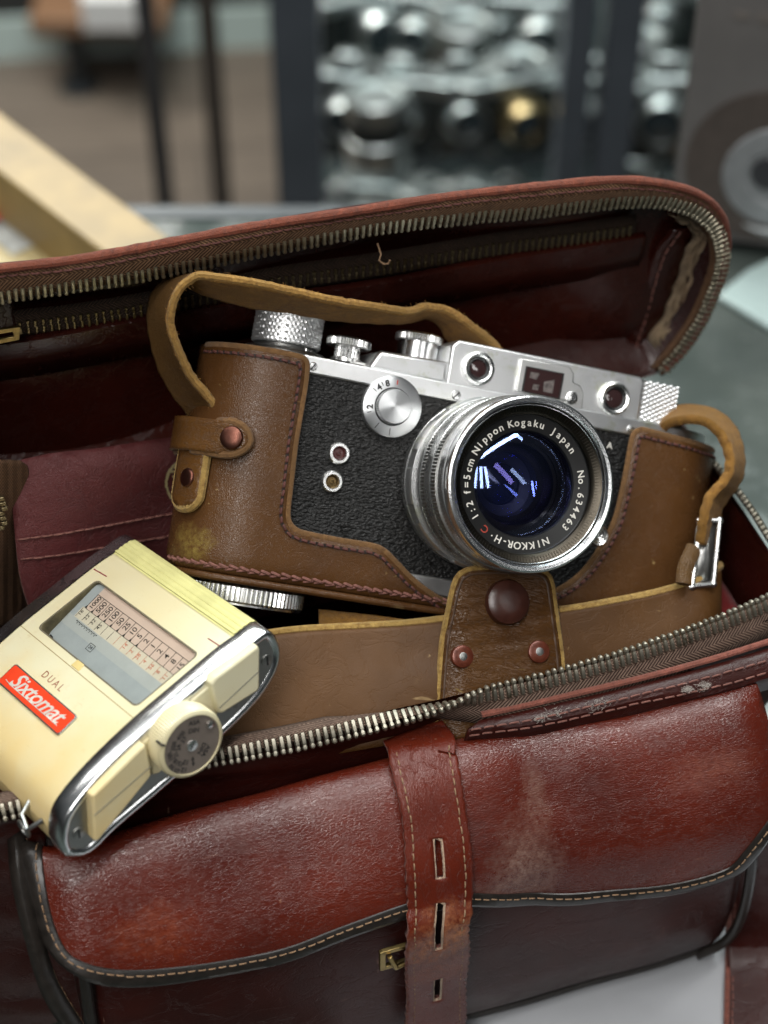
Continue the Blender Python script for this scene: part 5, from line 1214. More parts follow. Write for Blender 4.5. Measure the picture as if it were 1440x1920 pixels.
# thin black lines beside the frames
# seam across the face
s0, s1 = MI(2, 1170), MI(270, 1335)
sa = (s0[1] + s1[1]) / 2
MB().add([mface(x, a, .03) for x, a in ((X0m, sa), (X1m, sa), (X1m, sa + .22), (X0m, sa + .22))], [(0, 1, 2, 3)]).build('face_seam', plain('brown_seam', (.30, .22, .10), .6), shl)
# ribbed yellow cell cover at the top end
a0 = MI(196, 1038)[1]; a0 = (a0 + MI(443, 1186)[1]) / 2
cur = [(a, nt_(a)) for a in np.linspace(a0, aE1 - .2, 40)] + [p for p in ws[::-1] if p[1] < nt_(aE1) and p[0] > a0 + 4][:14]
cur = sp2(cur, 200); L_ = 0; prof = []
ci = oin(cur, 0)
for i, (a, n) in enumerate(cur):
    if i: L_ += math.hypot(a - cur[i - 1][0], n - cur[i - 1][1])
    j0, j1 = max(0, i - 1), min(199, i + 1); tx, ty = cur[j1][0] - cur[j0][0], cur[j1][1] - cur[j0][1]; l = math.hypot(tx, ty); nx, ny = -ty / l, tx / l
    if nx * (a - ca) + ny * (n - cn_) < 0: nx, ny = -nx, -ny
    d = .35 + .28 * abs(math.sin(L_ * PI / 1.55)) ** .6 if L_ > .6 else .25
    prof.append((a + nx * d, n + ny * d))
MB().grid([[Vector((x, a, n)) for a, n in prof] for x in (X0m + .2, X1m - .2)]).build('ribbed_cell_cover', YEL, met, smooth=60)
# red index marks
mb = MB()
for (p0, p1) in (((176, 1067), (200, 1081)), ((390, 1197), (413, 1212))):
    a, b = MI(*p0), MI(*p1); pa, pb = mface(*a, .05), mface(*b, .05); dr = (pb - pa); mb.box((pa + pb) / 2, (dr.length, .32, .06), (dr.normalized(), Vector((-dr.y, dr.x, 0)).normalized(), Vector((0, 0, 1))))
mb.build('index_marks', plain('dark_red_ink', (.20, .02, .03), .6), shl)
# window well, scale, glass
dep = 2.3
wz = [mface(x, a) for x, a in WH]; zb = sum(p.z for p in wz) / len(wz) - dep
MB().grid([wz + wz[:1], [Vector((p.x, p.y, p.z - .5)) for p in wz + wz[:1]], [Vector((p.x, p.y, zb)) for p in wz + wz[:1]]]).build('window_well', plain('stained_well', (.11, .09, .045), .5, var=.5, bs=300), shl)
MB().grid([[mface(x, a, .06) for x, a in WH + WH[:1]], [mface(wx0 + (x - wx0) * 1.0 + (.4 if x > (wx0 + wx1) / 2 else -.4), a + (.4 if a > (wa0 + wa1) / 2 else -.4), .05) for x, a in WH + WH[:1]]]).build('window_rim', plain('grimy_rim', (.13, .11, .07), .6), shl)
sw_ = MB().add([Vector((x, a, zb)) for x, a in ((wx0 - .5, wa0 - .5), (wx1 + .5, wa0 - .5), (wx1 + .5, wa1 + .5), (wx0 - .5, wa1 + .5))], [(0, 1, 2, 3)]).build('scale_plate', plain('grey_scale_plate', (.36, .40, .42), .55, var=.06), met)
def SP(px, py, dz=0.0): p = FM.at(px, py, 2, zb + dz); return (p.x, p.y)
def cp(x, y): return (x * .3889, 980 + y * .3889)      # close-up pixels of the meter -> photo pixels
n0 = SP(*cp(432, 395)); n1 = SP(*cp(890, 700)); aN = (n0[1] + n1[1]) / 2
xs0 = SP(*cp(395, 430))[0]; xs1 = SP(*cp(905, 690))[0]
aT = SP(*cp(455, 365))[1]; aB = SP(*cp(395, 440))[1]; aT = (aT + SP(*cp(935, 655))[1]) / 2; aB = (aB + SP(*cp(850, 700))[1]) / 2
NUMS = ['1000', '500', '250', '100', '50', '25', '10', '5', '2', '1', '2', '4', '8', '15']
sxx = np.linspace(xs0, wx1 - .6, len(NUMS) + 1); dxn = sxx[1] - sxx[0]
MB().add([Vector((x, a, zb + .06)) for x, a in ((xs0, aB), (wx1 + .4, aB), (wx1 + .4, wa1 + .4), (xs0, wa1 + .4))], [(0, 1, 2, 3)]).build('number_strip', plain('pinkish_paper', (.60, .47, .40), .6, var=.05), sw_)
MB().add([Vector((x, a, zb + .04)) for x, a in ((xs0 - 1.2, aB - 3.4), (sxx[-1], aB - 3.4), (sxx[-1], aB), (xs0 - 1.2, aB))], [(0, 1, 2, 3)]).build('number_strip', plain('pale_paper', (.62, .57, .46), .6, var=.05), sw_)
MB().add([Vector((x, a, zb + .03)) for x, a in ((wx0, aB - 6.6), (wx1, aB - 6.6), (wx1, aB - 3.4), (wx0, aB - 3.4))], [(0, 1, 2, 3)]).build('scale_band', plain('grey_band', (.42, .45, .45), .5, var=.05), sw_)
ink = MB(); red = MB()
for i, x in enumerate(sxx):
    ink.box(Vector((x, (aB + aT) / 2, zb + .1)), (.16, aT - aB, .04))
    if i < len(NUMS):
        cx_ = x + dxn * .5
        text_mb(ink, NUMS[i], 2.5 if len(NUMS[i]) < 4 else 2.2, lambda u, v, h: Vector((cx_ - v, (aB + aT) / 2 + .2 + u, zb + .1 + h)), ext=.01, bold=.02, spacing=.92)
    if i < 9: ink.add([Vector((x - .45, aB, zb + .13)), Vector((x + .45, aB, zb + .13)), Vector((x, aB + 1.2, zb + .13))], [(0, 1, 2)])
    (ink if i < 6 else red).box(Vector((x - .7, aB - 1.7, zb + .1)), (.1, 2.9, .03))
ink.box(Vector(((xs0 + sxx[-1]) / 2, aT, zb + .1)), (sxx[-1] - xs0, .16, .04)); ink.box(Vector(((xs0 + sxx[-1]) / 2, aB, zb + .1)), (sxx[-1] - xs0, .12, .04))
for i, tx in enumerate(['16', '22', '32', '45']):
    cx_ = sxx[i] - .0; text_mb(ink, tx, 1.7, lambda u, v, h: Vector((cx_ - v, aB - 1.7 + u, zb + .1 + h)), ext=.01)
for i, tx in enumerate(['14', '2', '28', '4', '56', '8', '11']):
    cx_ = sxx[7 + i] + .1; text_mb(red, tx, 1.7, lambda u, v, h: Vector((cx_ - v, aB - 1.7 + u, zb + .1 + h)), ext=.01)
for i in range(17):
    x = sxx[0] + 1.2 + i * .62; ink.box(Vector((x, aB - 3.9 - (.25 if i % 2 else 0), zb + .12)), (.14 if i % 2 else .34, .9 if i % 2 else .34, .03))
cx_, cy_ = SP(*cp(437, 603)); text_mb(ink, '24', 1.4, lambda u, v, h: Vector((cx_ + u, cy_ + v, zb + .12 + h)), ext=.01)
for (dx, dy, sx1, sy1) in ((0, 1, 2.4, .12), (0, -1, 2.4, .12), (-1.2, 0, .12, 2), (1.2, 0, .12, 2)): ink.box(Vector((cx_ + dx, cy_ + dy, zb + .12)), (sx1, sy1, .03))
ink.build('scale_numbers', INK, sw_, smooth=0); red.build('scale_numbers', plain('faded_red_ink', (.55, .16, .09), .6), sw_, smooth=0)
a, b = SP(*cp(240, 560), 1.0), SP(*cp(330, 640), 1.0); pa, pb = Vector((a[0], a[1], zb + 1)), Vector((b[0], b[1], zb + 1)); dr = pb - pa
MB().box((pa + pb) / 2, (dr.length, .35, .2), (dr.normalized(), Vector((-dr.y, dr.x, 0)).normalized(), Vector((0, 0, 1)))).build('needle', plain('red_needle', (.6, .03, .02), .4), sw_)
a = SP(*cp(240, 575)); MB().prism([(a[0] - .3, a[1] - 1.2), (a[0] + .4, a[1] - .9), (a[0] + .3, a[1] + 1.2), (a[0] - .5, a[1] + 1.6)], zb + .2, zb + 1.2).build('needle_stop', INK, sw_)
gm = bpy.data.materials.new('meter_glass'); gm.use_nodes = True; t = gm.node_tree; t.nodes.clear(); oo = t.nodes.new('ShaderNodeOutputMaterial'); gl = nd(t, 'ShaderNodeBsdfGlossy'); gl.inputs['Roughness'].default_value = .12; tr = nd(t, 'ShaderNodeBsdfTransparent'); tr.inputs['Color'].default_value = (.93, .93, .90, 1); mx = nd(t, 'ShaderNodeMixShader'); fr = nd(t, 'ShaderNodeFresnel')
t.links.new(math_(t, 'MULTIPLY', fr.outputs[0], .8), mx.inputs[0]); t.links.new(tr.outputs[0], mx.inputs[1]); t.links.new(gl.outputs[0], mx.inputs[2]); t.links.new(mx.outputs[0], oo.inputs[0])
sheet(MB(), WH, lambda x, a: mface(x, a, -.45), 4).build('window_glass', gm, met)
# little bearing under the window
q_ = MI(*cp(375, 690)); MB().prism([(q_[0] - 2, q_[1] - 1), (q_[0] + 2, q_[1] - 1), (q_[0] + 1.6, q_[1] + 1.2), (q_[0] - 1.6, q_[1] + 1.2)], nt_(q_[1]) - .2, nt_(q_[1]) + .25).build('pivot_cover', plain('amber_patch', (.62, .48, .2), .35), shl, mods=[bevel(.2)])
# badge
bd = [MI(*p) for p in ((23, 1250), (152, 1336), (119, 1377), (-8, 1287))]
bx0, bx1 = (bd[0][0] + bd[3][0]) / 2, (bd[1][0] + bd[2][0]) / 2; ba1, ba0 = (bd[0][1] + bd[1][1]) / 2, (bd[2][1] + bd[3][1]) / 2
def rrp(x0, x1, y0, y1, r):
    o = []
    for cx_, cy_, a0 in ((x1 - r, y1 - r, 0), (x0 + r, y1 - r, 90), (x0 + r, y0 + r, 180), (x1 - r, y0 + r, 270)):
        for i in range(5): a = R_(a0 + 22.5 * i); o.append((cx_ + r * math.cos(a), cy_ + r * math.sin(a)))
    return o
na = (nt_(ba0) + nt_(ba1)) / 2; sl = (nt_(ba1) - nt_(ba0)) / (ba1 - ba0); bm_ = (ba0 + ba1) / 2
bmp = lambda a, b, h: Vector((a, b, na + sl * (b - bm_) + h))
bg_ = MB().prism(rrp(bx0, bx1, ba0, ba1, .9), -.3, .5, bmp).build('badge', GREYM, met, fix=True, mods=[bevel(.12)])
MB().prism(rrp(bx0 + .35, bx1 - .35, ba0 + .35, ba1 - .35, .7), .3, .56, bmp).build('badge_enamel', plain('red_enamel', (.68, .05, .015), .3, var=.08), bg_, fix=True)
tx_ = MB(); text_mb(tx_, 'Sixtomat', 5.5, lambda u, v, h: bmp((bx0 + bx1) / 2 + u * 1.32, bm_ + .2 + v * 1.08, .6 + h), shear=.42, bold=.07, spacing=.93); 
lx0 = (bx0 + bx1) / 2
tx_.tube([bmp(bx0 + 2.2, bm_ - 1.4, .62), bmp(bx0 + 5, bm_ - 1.75, .62), bmp(bx1 - 2.6, bm_ - 1.65, .62)], .13, 5); tx_.build('badge_script', plain('silver_lettering', (.66, .62, .55), .4, metallic=.3), bg_, smooth=0)
q0, q1 = MI(70, 1256), MI(128, 1299); am_ = (q0[1] + q1[1]) / 2; xm = (q0[0] + q1[0]) / 2
tx_ = MB(); text_mb(tx_, 'DUAL', 2.9, lambda u, v, h: mface(xm + u, am_ + v, .04 + h), spacing=1.5, ext=.01); tx_.build('face_lettering', plain('brown_red_ink', (.24, .06, .03), .6), shl, smooth=0)
# buttons, calculator dial and screws on the end plate
EP = lambda px, py, x=0.0: FM.at(px, py, 0, x)
for pts, lbl in (([(395, 1283), (402, 1272), (440, 1243), (484, 1211), (487, 1216), (487, 1290), (482, 1297), (416, 1338), (409, 1337)], 'u'), ([(172, 1493), (262, 1404), (272, 1396), (282, 1430), (285, 1452), (280, 1460), (182, 1578), (177, 1577)], 'l')):
    q = [EP(*cpt, 2.2) for cpt in pts]; q = [(p.y, p.z) for p in q]
    bt = MB().prism(q, -.8, 2.4, mpX, inset=.5).build('push_button', IVORY, met, fix=True, mods=[bevel(.5, 3)])
    p0, p1 = ((EP(411, 1328, 2.45), EP(486, 1258, 2.45)) if lbl == 'u' else (EP(176, 1530, 2.45), EP(284, 1436, 2.45)))
    dr = p1 - p0; MB().box((p0 + p1) / 2 - dr * 0, (dr.length * .98, .2, .12), (dr.normalized(), Vector((1, 0, 0)).cross(dr).normalized(), Vector((1, 0, 0)))).build('button_line', plain('grey_line', (.2, .19, .16), .6), bt)
qs = [EP(*p, 1.0) for p in ((270, 1396), (300, 1368), (392, 1290), (400, 1283), (412, 1336), (408, 1345), (300, 1452), (288, 1455))]
MB().prism([(p.y, p.z) for p in qs], -.8, .6, mpX, inset=.3).build('button_surround', IVORY, met, fix=True, mods=[bevel(.3)])
dc = EP(361, 1397, 6.0); RD = 8.7
kd = MB().lathe([(RD + .1, -6), (RD + .3, -4.6), (RD + .3, -1.4), (RD, -.4), (RD - .5, 0), (RD - .9, .1), (RD - 1.0, -.35)], dc, 0, 160, knurl=lambda rr, h, k, i: rr - (.22 if k % 2 and i in (1, 2) else 0)).build('film_speed_dial', IVORY, met, smooth=30)
fc = MB().lathe([(RD - 1.0, -.6), (RD - 1.0, -.25), (0, -.25)], dc, 0, 96).build('dial_face', plain('grey_brown_dial', (.20, .165, .14), .4, metallic=.4, var=.12), kd)
xf = dc.x - .2; tw = MB()
# image direction of a dial angle: measured in the end plane with the photo's up
upv = (EP(361, 1340, xf) - EP(361, 1397, xf)); a_up = math.atan2(upv.z, upv.y)
rgt = (EP(400, 1397, xf) - EP(361, 1397, xf)); 
def dtext(tx, px, py, size):
    p = EP(px, py, xf); v = p - Vector((xf, dc.y, dc.z)); a = math.atan2(v.z, v.y); ur = Vector((0, math.cos(a), math.sin(a))); ut = ur.cross(Vector((1, 0, 0))).normalized()
    text_mb(tw, tx, size, lambda u, w_, h: Vector((xf, p.y, p.z)) + ut * u * 1.15 + ur * w_ * 1.15 + Vector((h, 0, 0)), ext=.02, bold=.03)
for tx, x, y in (('ASA', 937, 965), ('DIN', 935, 1003), ('400', 872, 1028), ('27', 887, 1048), ('200', 838, 1078), ('24', 862, 1085), ('100', 822, 1130), ('21', 848, 1120), ('50', 828, 1178), ('18', 850, 1153), ('25', 852, 1197), ('15', 872, 1162), ('12', 888, 1192), ('12', 897, 1155), ('6', 932, 1162), ('9', 930, 1138), ('DIN', 972, 1088), ('ASA', 992, 1100)):
    dtext(tx, *cp(x, y), 1.5)
tw.build('dial_numbers', INK, fc, smooth=0)
p = EP(*cp(925, 1073), xf); MB().lathe([(1.5, 0), (1.4, .35), (0, .5)], (xf, p.y, p.z), 0, 24).build('dial_screw', CHR, fc); MB().box((xf + .5, p.y, p.z), (.12, 2.0, .25), (Vector((1, 0, 0)), Vector((0, .9, .43)), Vector((0, -.43, .9)))).build('slot', SCR, fc)
p = EP(*cp(1010, 970), xf); MB().lathe([(.95, 0), (.9, .7), (.5, .9), (0, .95)], (xf, p.y, p.z), 0, 20).build('dial_pin', CHR, fc)
a_, b_2 = EP(*cp(762, 1062), xf), EP(*cp(808, 1080), xf)
v = (EP(*cp(790, 1070), 5.9) - dc); vv = Vector((0, v.y, v.z)).normalized(); MB().box(dc + vv * (RD + .05) + Vector((-.8, 0, 0)), (2.6, 1.1, .35), (Vector((1, 0, 0)), vv, Vector((1, 0, 0)).cross(vv))).build('dial_index', INK, kd)
for px, py in ((500, 1238), (147, 1562)):
    p = EP(px, py, -.5); s_ = MB().lathe([(1.6, -.2), (1.5, .25), (0, .4)], p, 0, 28).build('screw', GREYM, met); MB().box(p + Vector((.4, 0, 0)), (.12, 2.4, .45), (Vector((1, 0, 0)), Vector((0, .5, .87)), Vector((0, -.87, .5)))).build('slot', SCR, s_)
# lanyard ring at the lower end
rp = FM.at(36, 1546, 1, amin - 2); pc = []
for k in range(33): a = 2 * PI * k / 32; pc.append(rp + Vector((math.cos(a) * 2.0, 0.6 * math.sin(a), math.sin(a) * 2.0 - 2)))
MB().tube(pc, .5, 8).build('lanyard_ring', GREYM, met)
MB().tube([rp + Vector((-3, 5.5, 0)), rp + Vector((-1, 2, .5)), rp + Vector((3.4, .5, 0)), rp + Vector((5, 4.5, 0))], .6, 8).build('ring_post', GREYM, met)

# ------------------------------------------------------------------ setting
def wp(px, py, ax, v): return WF.at(px, py, ax, v)
cg, t_, b_ = newmat('counter_glass'); v_ = objco(t_)
t_.links.new(mixc(t_, ramp(t_, noise(t_, v_, 9, 4, .6), .3, .7), (.018, .028, .027), (.075, .088, .08)), b_.inputs['Base Color'])
t_.links.new(math_(t_, 'ADD', math_(t_, 'MULTIPLY', ramp(t_, noise(t_, v_, 60, 6, .7), .45, .7), .3), .12), b_.inputs['Roughness']); b_.inputs['Specular IOR Level'].default_value = .6
MB().box((0, 120, CZ - 5), (2400, 1060, 10)).build('counter_top', cg, F=WF)
tag(bpy.data.objects['counter_top'], kind='structure')
et = MB().box((0, 655, CZ - 14), (2400, 9.5, 30)).build('counter_edge', plain('dark_aluminium', (.05, .055, .06), .35, metallic=.6), F=WF); tag(et, kind='structure')
fl_, t_, b_ = newmat('plank_floor'); v_ = objco(t_, (1, 1, 1), (0, 0, R_(-7))); br_ = nd(t_, 'ShaderNodeTexBrick'); br_.inputs['Scale'].default_value = 1; br_.inputs['Brick Width'].default_value = 1.2; br_.inputs['Row Height'].default_value = .12; br_.inputs['Mortar Size'].default_value = .003
br_.inputs['Color1'].default_value = (.105, .083, .064, 1); br_.inputs['Color2'].default_value = (.165, .132, .104, 1); br_.inputs['Mortar'].default_value = (.03, .024, .02, 1); t_.links.new(v_, br_.inputs['Vector'])
v2 = objco(t_, (1.5, 14, 1), (0, 0, R_(-7))); t_.links.new(mixc(t_, ramp(t_, noise(t_, v2, 6, 5, .65), .3, .75), br_.outputs['Color'], (.06, .047, .038)), b_.inputs['Base Color']); b_.inputs['Roughness'].default_value = .5
fo_ = MB().box((0, 2500, -1350), (14000, 9000, 20)).build('floor', fl_, F=WF); tag(fo_, kind='structure')
# paper under the bag
pm = plain('white_paper', (.36, .37, .39), .35, var=.10, bs=14)
def quad(pts, h, z): return MB().prism([(p[0], p[1]) for p in pts], z, z + h)
c0 = FB.wor((20, -62, 0)); pp_ = [FB.wor(p) for p in ((-20, -150, 0), (150, -150, 0), (150, 30, 0), (-20, 30, 0))]
pa = quad(pp_, .5, CZ + .05).build('white_sheet', pm, F=WF, fix=True); tag(pa, 'plain white sheet lying on the counter under the right of the bag', 'paper')
# pale plate added to stand in for glare on the counter at the right
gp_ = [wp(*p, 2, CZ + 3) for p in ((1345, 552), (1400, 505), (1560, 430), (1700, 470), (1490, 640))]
gp = quad(gp_, 3, CZ + .1).build('counter_glare_plate', plain('pale_aqua_glare', (.36, .46, .45), .2, var=.04), F=WF, fix=True, mods=[bevel(1)]); tag(gp, 'pale aqua plate added as glare on the glass counter behind the bag corner', 'plate')
# carton with a printed lens, standing on the counter
bc = wp(1410, 496, 2, CZ + 6); FX = Frame((bc.x + 12, bc.y + 12, CZ + 6.2), (math.cos(R_(-14)), math.sin(R_(-14)), 0), (-math.sin(R_(-14)), math.cos(R_(-14)), 0), (0, 0, 1))
carton = thing('product_carton', FX, 'tall grey brown carton printed with a big round lens, standing behind the bag at right', 'carton')
MB().box((0, 30, 85), (96, 60, 170)).build('carton_body', plain('grey_brown_card', (.125, .118, .115), .5, var=.12, bs=30), carton, mods=[bevel(1.2)])
MB().lathe([(36, -.2), (36, .6), (30, .9), (29, .4), (0, .4)], (-8, -1.0, 40), 1, 64).build('printed_circle', plain('dark_brown_print', (.07, .055, .048), .45), carton)
MB().lathe([(24, -.8), (23, -1.6), (14, -1.8), (13, -1.0), (0, -1.0)], (-4, -.4, 36), 1, 64).build('printed_lens', plain('grey_print', (.24, .25, .26), .35, metallic=.2), carton)
MB().lathe([(8, -1.9), (7.5, -2.3), (0, -2.3)], (-8, -.4, 38), 1, 48).build('printed_lens_centre', plain('dark_print', (.03, .03, .035), .3), carton)
arc = [(-4 + 27 * math.cos(a), -2.2, 36 + 27 * math.sin(a)) for a in np.linspace(-2.0, .2, 24)]; MB().tube(arc, lambda t: .4 + 2.4 * math.sin(t * PI), 8, flat=.4, nrm=Vector((0, 1, 0))).build('printed_rim_light', plain('pale_grey_print', (.42, .45, .46), .4), carton)
mb = MB()
for k in range(4):
    for j in range(7): mb.box((-30 + j * 9.5, -.25, 146 - k * 13), (6.5, .3, 6 if k == 0 else 3.6))
mb.build('printed_lines', plain('grey_lettering', (.14, .125, .115), .5), carton)
# wooden display tray with photographs at the left
WOOD = plain('yellow_wood', (.235, .165, .070), .5, var=.25, bs=40); WOOD2 = plain('pale_wood', (.36, .29, .14), .5, var=.1, bs=40)
t0 = wp(-260, 20, 2, CZ + 36); t1 = wp(318, 446, 2, CZ + 36); dr = (t1 - t0).normalized(); TF = Frame((t1.x, t1.y, CZ + .2), dr, (-dr.y, dr.x, 0), (0, 0, 1))
tray = thing('wooden_tray', TF, 'yellow wooden display tray of photographs on the counter behind the bag', 'tray')
MB().box((-110, -13, 18), (220, 26, 35.5)).build('tray_side', WOOD, tray, mods=[bevel(.8)])
MB().box((-5, -98, 17), (10, 144, 33)).build('tray_side', WOOD, tray, mods=[bevel(.8)])
MB().box((-114, -94, 3.2), (206, 160, 6)).build('tray_floor', WOOD2, tray)
MB().box((-92, -58, 13), (160, 6, 22)).build('tray_divider', WOOD2, tray, mods=[bevel(.8)])
pr_ = [wp(0, 425, 2, CZ + 12), 0]
for k, (px, py, w_, h_, col, lab) in enumerate([(22, 418, 34, 22, (.30, .31, .30), 'grey photograph lying in the wooden tray'), (-12, 372, 26, 18, (.55, .02, .03), 'red card lying in the wooden tray beside the grey photograph')]):
    c = TF.loc(wp(px, py, 2, CZ + 10)); F2 = Frame(TF.wor((c.x, c.y, 6.6 + k * 1.2)), TF.ax[0], TF.ax[1], (0, 0, 1)); mb = MB().box((0, 0, .3), (w_, h_, .6))
    mt, tt, bb = newmat('photo_print'); tt.links.new(mixc(tt, ramp(tt, noise(tt, objco(tt), 90, 3), .35, .65), tuple(x * .35 for x in col), tuple(min(1, x * 1.2) for x in col)), bb.inputs['Base Color'])
    o = mb.build('photo_card', mt, F=F2); tag(o, lab, 'photo')

# glass cabinet beyond the counter
ALU = plain('blue_grey_frame', (.075, .09, .108), .4, metallic=.3, var=.1, bs=20); ALD = plain('dark_frame', (.022, .026, .03), .4, metallic=.3)
YC = 1150.0
def xat(px, y, z): # x of a pixel column at world plane y, near height z
    d = y * math.cos(TH) - z * math.sin(TH); return (px - 720) / FPX * d
cab = thing('glass_cabinet', Frame((xat(800, YC, -700), YC, -1340), (1, 0, 0), (0, 1, 0), (0, 0, 1)), 'tall dark framed glass cabinet full of cameras behind the counter', 'cabinet')
CF = Frame((xat(800, YC, -700), YC, -1340), (1, 0, 0), (0, 1, 0), (0, 0, 1))
for px, w_, m_ in ((562, 36, ALU), (1068, 22, ALU), (1147, 27, ALU)):
    x = xat(px, YC, -700) - CF.o.x; MB().box((x, 0, 640), (w_, 40, 1280)).build('frame_post', m_, cab, mods=[bevel(1.5)])
for px, w_ in ((529, 9),): x = xat(px, YC, -700) - CF.o.x; MB().box((x, -4, 640), (w_, 30, 1270)).build('frame_strip', ALD, cab)
x0 = xat(562, YC, -700) - CF.o.x; x1 = xat(1900, YC, -700) - CF.o.x
SHZ = {'lower': -885, 'upper': -762}
gs = bpy.data.materials.new('shelf_glass'); gs.use_nodes = True; bsd = gs.node_tree.nodes['Principled BSDF']; bsd.inputs['Base Color'].default_value = (.05, .08, .075, 1); bsd.inputs['Roughness'].default_value = .12; bsd.inputs['Alpha'].default_value = .22
MB().box(((x0 + x1) / 2, 300, 1340 + SHZ['upper'] - 3), (x1 - x0, 330, 6)).build('shelf', gs, cab)
MB().box(((x0 + x1) / 2, 330, 1340 + SHZ['lower'] - 3), (x1 - x0, 600, 6)).build('shelf', gs, cab)
MB().box(((x0 + x1) / 2, 330, 150), (x1 - x0, 620, 300)).build('cabinet_base', ALD, cab)
MB().box(((x0 + x1) / 2, 640, 640), (x1 - x0, 12, 1280)).build('back_panel', plain('dark_green_back', (.03, .045, .042), .5, var=.5, bs=6), cab)
# cameras on show: one of each kind, then copies
DCH = metal('display_chrome', (.46, .50, .50), .34, .2); DBK = plain('display_black', (.014, .018, .018), .35); DBR = plain('tan_leather_body', (.20, .13, .07), .5); DGL = plain('display_glass', (.02, .03, .035), .05, spec=1)
GOLD = metal('display_gold', (.36, .28, .15), .34, .2)
def disp(kind, F, label, group='cameras shown in the glass cabinet'):
    r = thing('display_camera', F, label, 'camera', group)
    bm_ = DBR if kind == 2 else DBK
    MB().prism(stad(-52, 52, 15, zc=0), 0, 62, mpY if False else (lambda a, b, h: Vector((a, b, h)))).build('body', bm_, r, fix=True, mods=[bevel(1)])
    MB().prism(stad(-52, 52, 15.6, zc=0), 62, 78, lambda a, b, h: Vector((a, b, h))).build('top_plate', DCH, r, fix=True, mods=[bevel(2, 3)])
    MB().box((0, 0, 88), (36, 24, 20), taper=.6).build('finder', DCH, r, mods=[bevel(2, 3)])
    rr = 26 if kind != 1 else 31
    ln = MB().lathe([(rr, -14), (rr, -30), (rr - 2, -31), (rr - 3, -42), (rr - 4, -44), (rr - 7, -44), (rr - 8, -40)], (0, 0, 34), 1, 48).build('lens', GOLD if kind == 3 else DCH, r)
    MB().lathe([(rr - 8, -40), (rr * .4, -43), (0, -44)], (0, 0, 34), 1, 32).build('lens_glass', DGL, ln)
    for x in (-44, 42): MB().lathe([(8, 78), (8, 85), (7, 86), (0, 86)], (x, 0, 0), 2, 32).build('dial', DCH, r)
    return r
def copyt(src, F, label):
    c = src.copy(); sc.collection.objects.link(c); c.matrix_world = F.mat(); c['label'] = label
    for ch in [o for o in list(sc.objects) if o.parent == src]:
        k = ch.copy(); sc.collection.objects.link(k); k.parent = c
        for g in [o for o in list(sc.objects) if o.parent == ch and o != k]:
            q = g.copy(); sc.collection.objects.link(q); q.parent = k
    return c
ORD = ['first', 'second', 'third', 'fourth', 'fifth', 'sixth', 'seventh', 'eighth', 'ninth']
KW = ['dark bodied', 'big lensed', 'tan covered', 'gold lensed']
first = {}
for sh, row, y0_, pxs, kinds in (('upper', 'front', 1235, (655, 752, 858, 960, 1100, 1232, 1330), (0, 1, 0, 3, 0, 1, 0)), ('upper', 'back', 1390, (690, 790, 905, 1012, 1245), (1, 0, 2, 1, 0)), ('lower', 'front', 1260, (640, 735, 840, 950, 1215, 1320), (1, 2, 0, 1, 0, 1)), ('lower', 'middle', 1420, (680, 775, 880, 990, 1105, 1225), (0, 1, 2, 0, 1, 2)), ('lower', 'back', 1580, (720, 850, 960, 1240), (2, 0, 1, 0))):
    for n_, (px, kd_) in enumerate(zip(pxs, kinds)):
        y = y0_ + random.uniform(-18, 18); z = SHZ[sh] + .3; a = R_(random.uniform(-28, 28))
        lab = '%s camera, %s from the left in the %s row of the %s cabinet shelf' % (KW[kd_], ORD[n_], row, sh)
        F_ = Frame((xat(px, y, z), y, z), (math.cos(a), math.sin(a), 0), (-math.sin(a), math.cos(a), 0), (0, 0, 1))
        if kd_ not in first: first[kd_] = disp(kd_, F_, lab); o_ = first[kd_]
        else: o_ = copyt(first[kd_], F_, lab)
        o_.matrix_world = F_.mat() @ Matrix.Scale(.74, 4)
def dlens(F, lab, kd_):
    r = thing('display_lens', F, lab, 'lens', 'loose lenses shown in the glass cabinet')
    MB().lathe([(24, 0), (25, 2), (25, 22), (22, 24), (22, 40), (26, 44), (27, 60), (25, 62), (23, 62), (21, 58), (0, 58)], (0, 0, 0), 2, 48).build('barrel', GOLD if kd_ else DCH, r)
    MB().lathe([(22.6, 24.5), (22.6, 39.5)], (0, 0, 0), 2, 48, knurl=lambda rr, h, k, i: rr + (.8 if k % 2 else 0)).build('grip_ring', DBK, r); return r
fl0 = None
for px, y, sh, lab in [(705, 1205, 'upper', 'upright chrome lens at the front of the upper shelf, left of centre'), (868, 1320, 'upper', 'upright chrome lens behind the bright middle cluster'), (965, 1260, 'upper', 'upright chrome lens near the gold barrelled camera'), (1180, 1300, 'upper', 'upright lens close to the right one of the paired posts'), (715, 1300, 'lower', 'low upright lens left of the tan covered camera'), (825, 1225, 'lower', 'low upright lens at the very front of the lower shelf'), (940, 1420, 'lower', 'low upright lens far back on the lower shelf'), (1190, 1380, 'lower', 'low upright lens right of the paired posts')]:
    z = SHZ[sh] + .3; F_ = Frame((xat(px, y, z), y, z), (1, 0, 0), (0, 1, 0), (0, 0, 1))
    if fl0 is None: fl0 = dlens(F_, lab, 0)
    else: copyt(fl0, F_, lab)
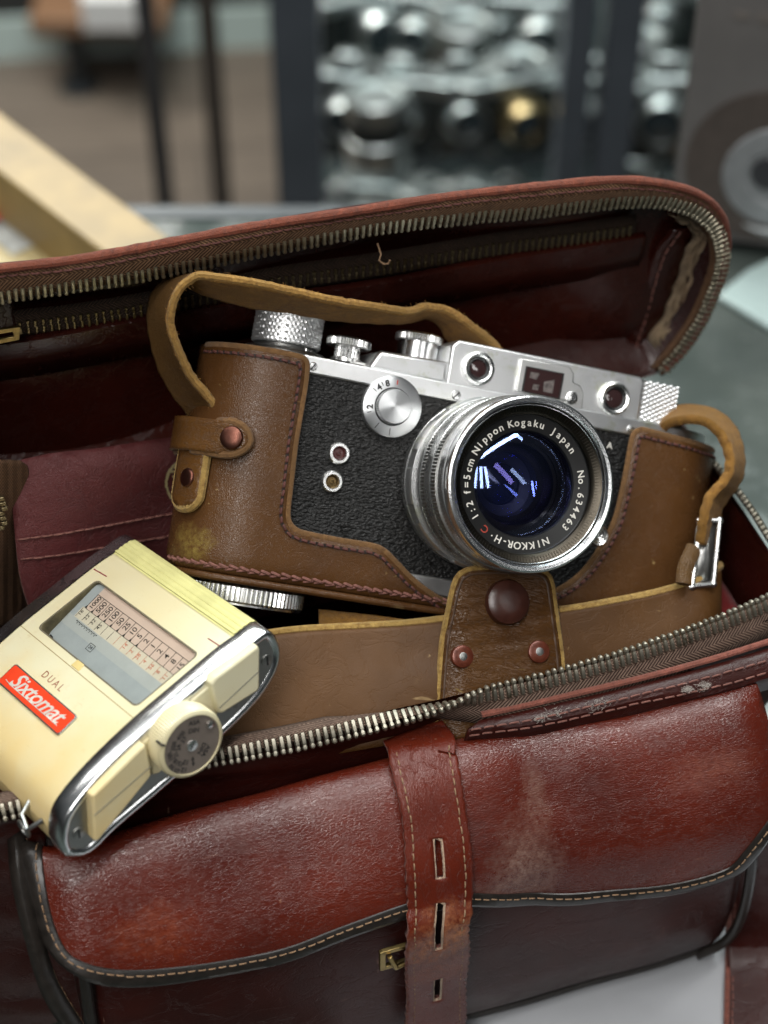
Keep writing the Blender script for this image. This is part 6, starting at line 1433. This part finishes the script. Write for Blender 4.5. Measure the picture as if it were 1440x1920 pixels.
# two slim stands on the floor, low table with a paper, far cupboard base
def stand(px0, py0, y, w_, lab, mat):
    x = xat(px0, y, -900); F_ = Frame((x, y, -1340), (1, 0, 0), (0, 1, 0), (0, 0, 1)); r = thing('slim_stand', F_, lab, 'stand', 'slim dark stands on the floor')
    MB().box((0, 0, 620), (w_, w_, 1230)).build('post', mat, r, mods=[bevel(2)]); MB().lathe([(w_ * 2.2, 0), (w_ * 2.2, 8), (w_, 12), (0, 12)], (0, 0, 0), 2, 32).build('foot', mat, r)
stand(316, 0, 1300, 15, 'slimmer dark stand left of the wide cabinet post, the left one of two', plain('dark_stand', (.035, .035, .037), .4))
stand(408, 0, 1450, 18, 'dark brown stand between the left stand and the wide cabinet post', plain('brown_stand', (.05, .042, .036), .4))
sb = wp(150, 165, 2, -1340); TF2 = Frame((sb.x, sb.y, -1340), (1, 0, 0), (0, 1, 0), (0, 0, 1))
tb2 = thing('low_table', TF2, 'small brown wooden table on a black leg, far off at the top left', 'table')
MB().box((45, 40, 118), (200, 150, 26)).build('table_top', plain('brown_wood', (.16, .085, .045), .45), tb2, mods=[bevel(3)])
MB().box((0, 0, 54), (22, 22, 106)).build('leg', ALD, tb2)
MB().lathe([(30, 0), (30, 6), (16, 12), (0, 12)], (0, 0, 0), 2, 32).build('foot', ALD, tb2)
wb = wp(225, 30, 2, -1340 + 131); o = MB().box((0, 0, 25), (95, 90, 50)).build('white_box', plain('white_card', (.6, .6, .6), .5), F=Frame((wb.x, wb.y, -1340 + 131.3), (1, 0, 0), (0, 1, 0), (0, 0, 1)), mods=[bevel(1.5)]); tag(o, 'white box standing on the small brown table far off', 'box')
cb_ = Frame((-300, 2430, -1340), (.995, .1, 0), (-.1, .995, 0), (0, 0, 1))
far = thing('far_cupboard', cb_, 'long far cupboard with a pale green plinth strip along the floor at top left', 'cupboard')
MB().box((-300, 200, 34), (2600, 400, 68)).build('plinth', plain('pale_green_plinth', (.42, .50, .48), .4, var=.05), far)
MB().box((-300, 206, 460), (2600, 400, 780)).build('cupboard_body', plain('dark_cupboard', (.02, .022, .022), .5, var=.3), far)
wl = MB().box((0, 4200, 200), (9000, 40, 3100)).build('far_wall', plain('grey_wall', (.12, .13, .13), .7), F=WF); tag(wl, kind='structure')
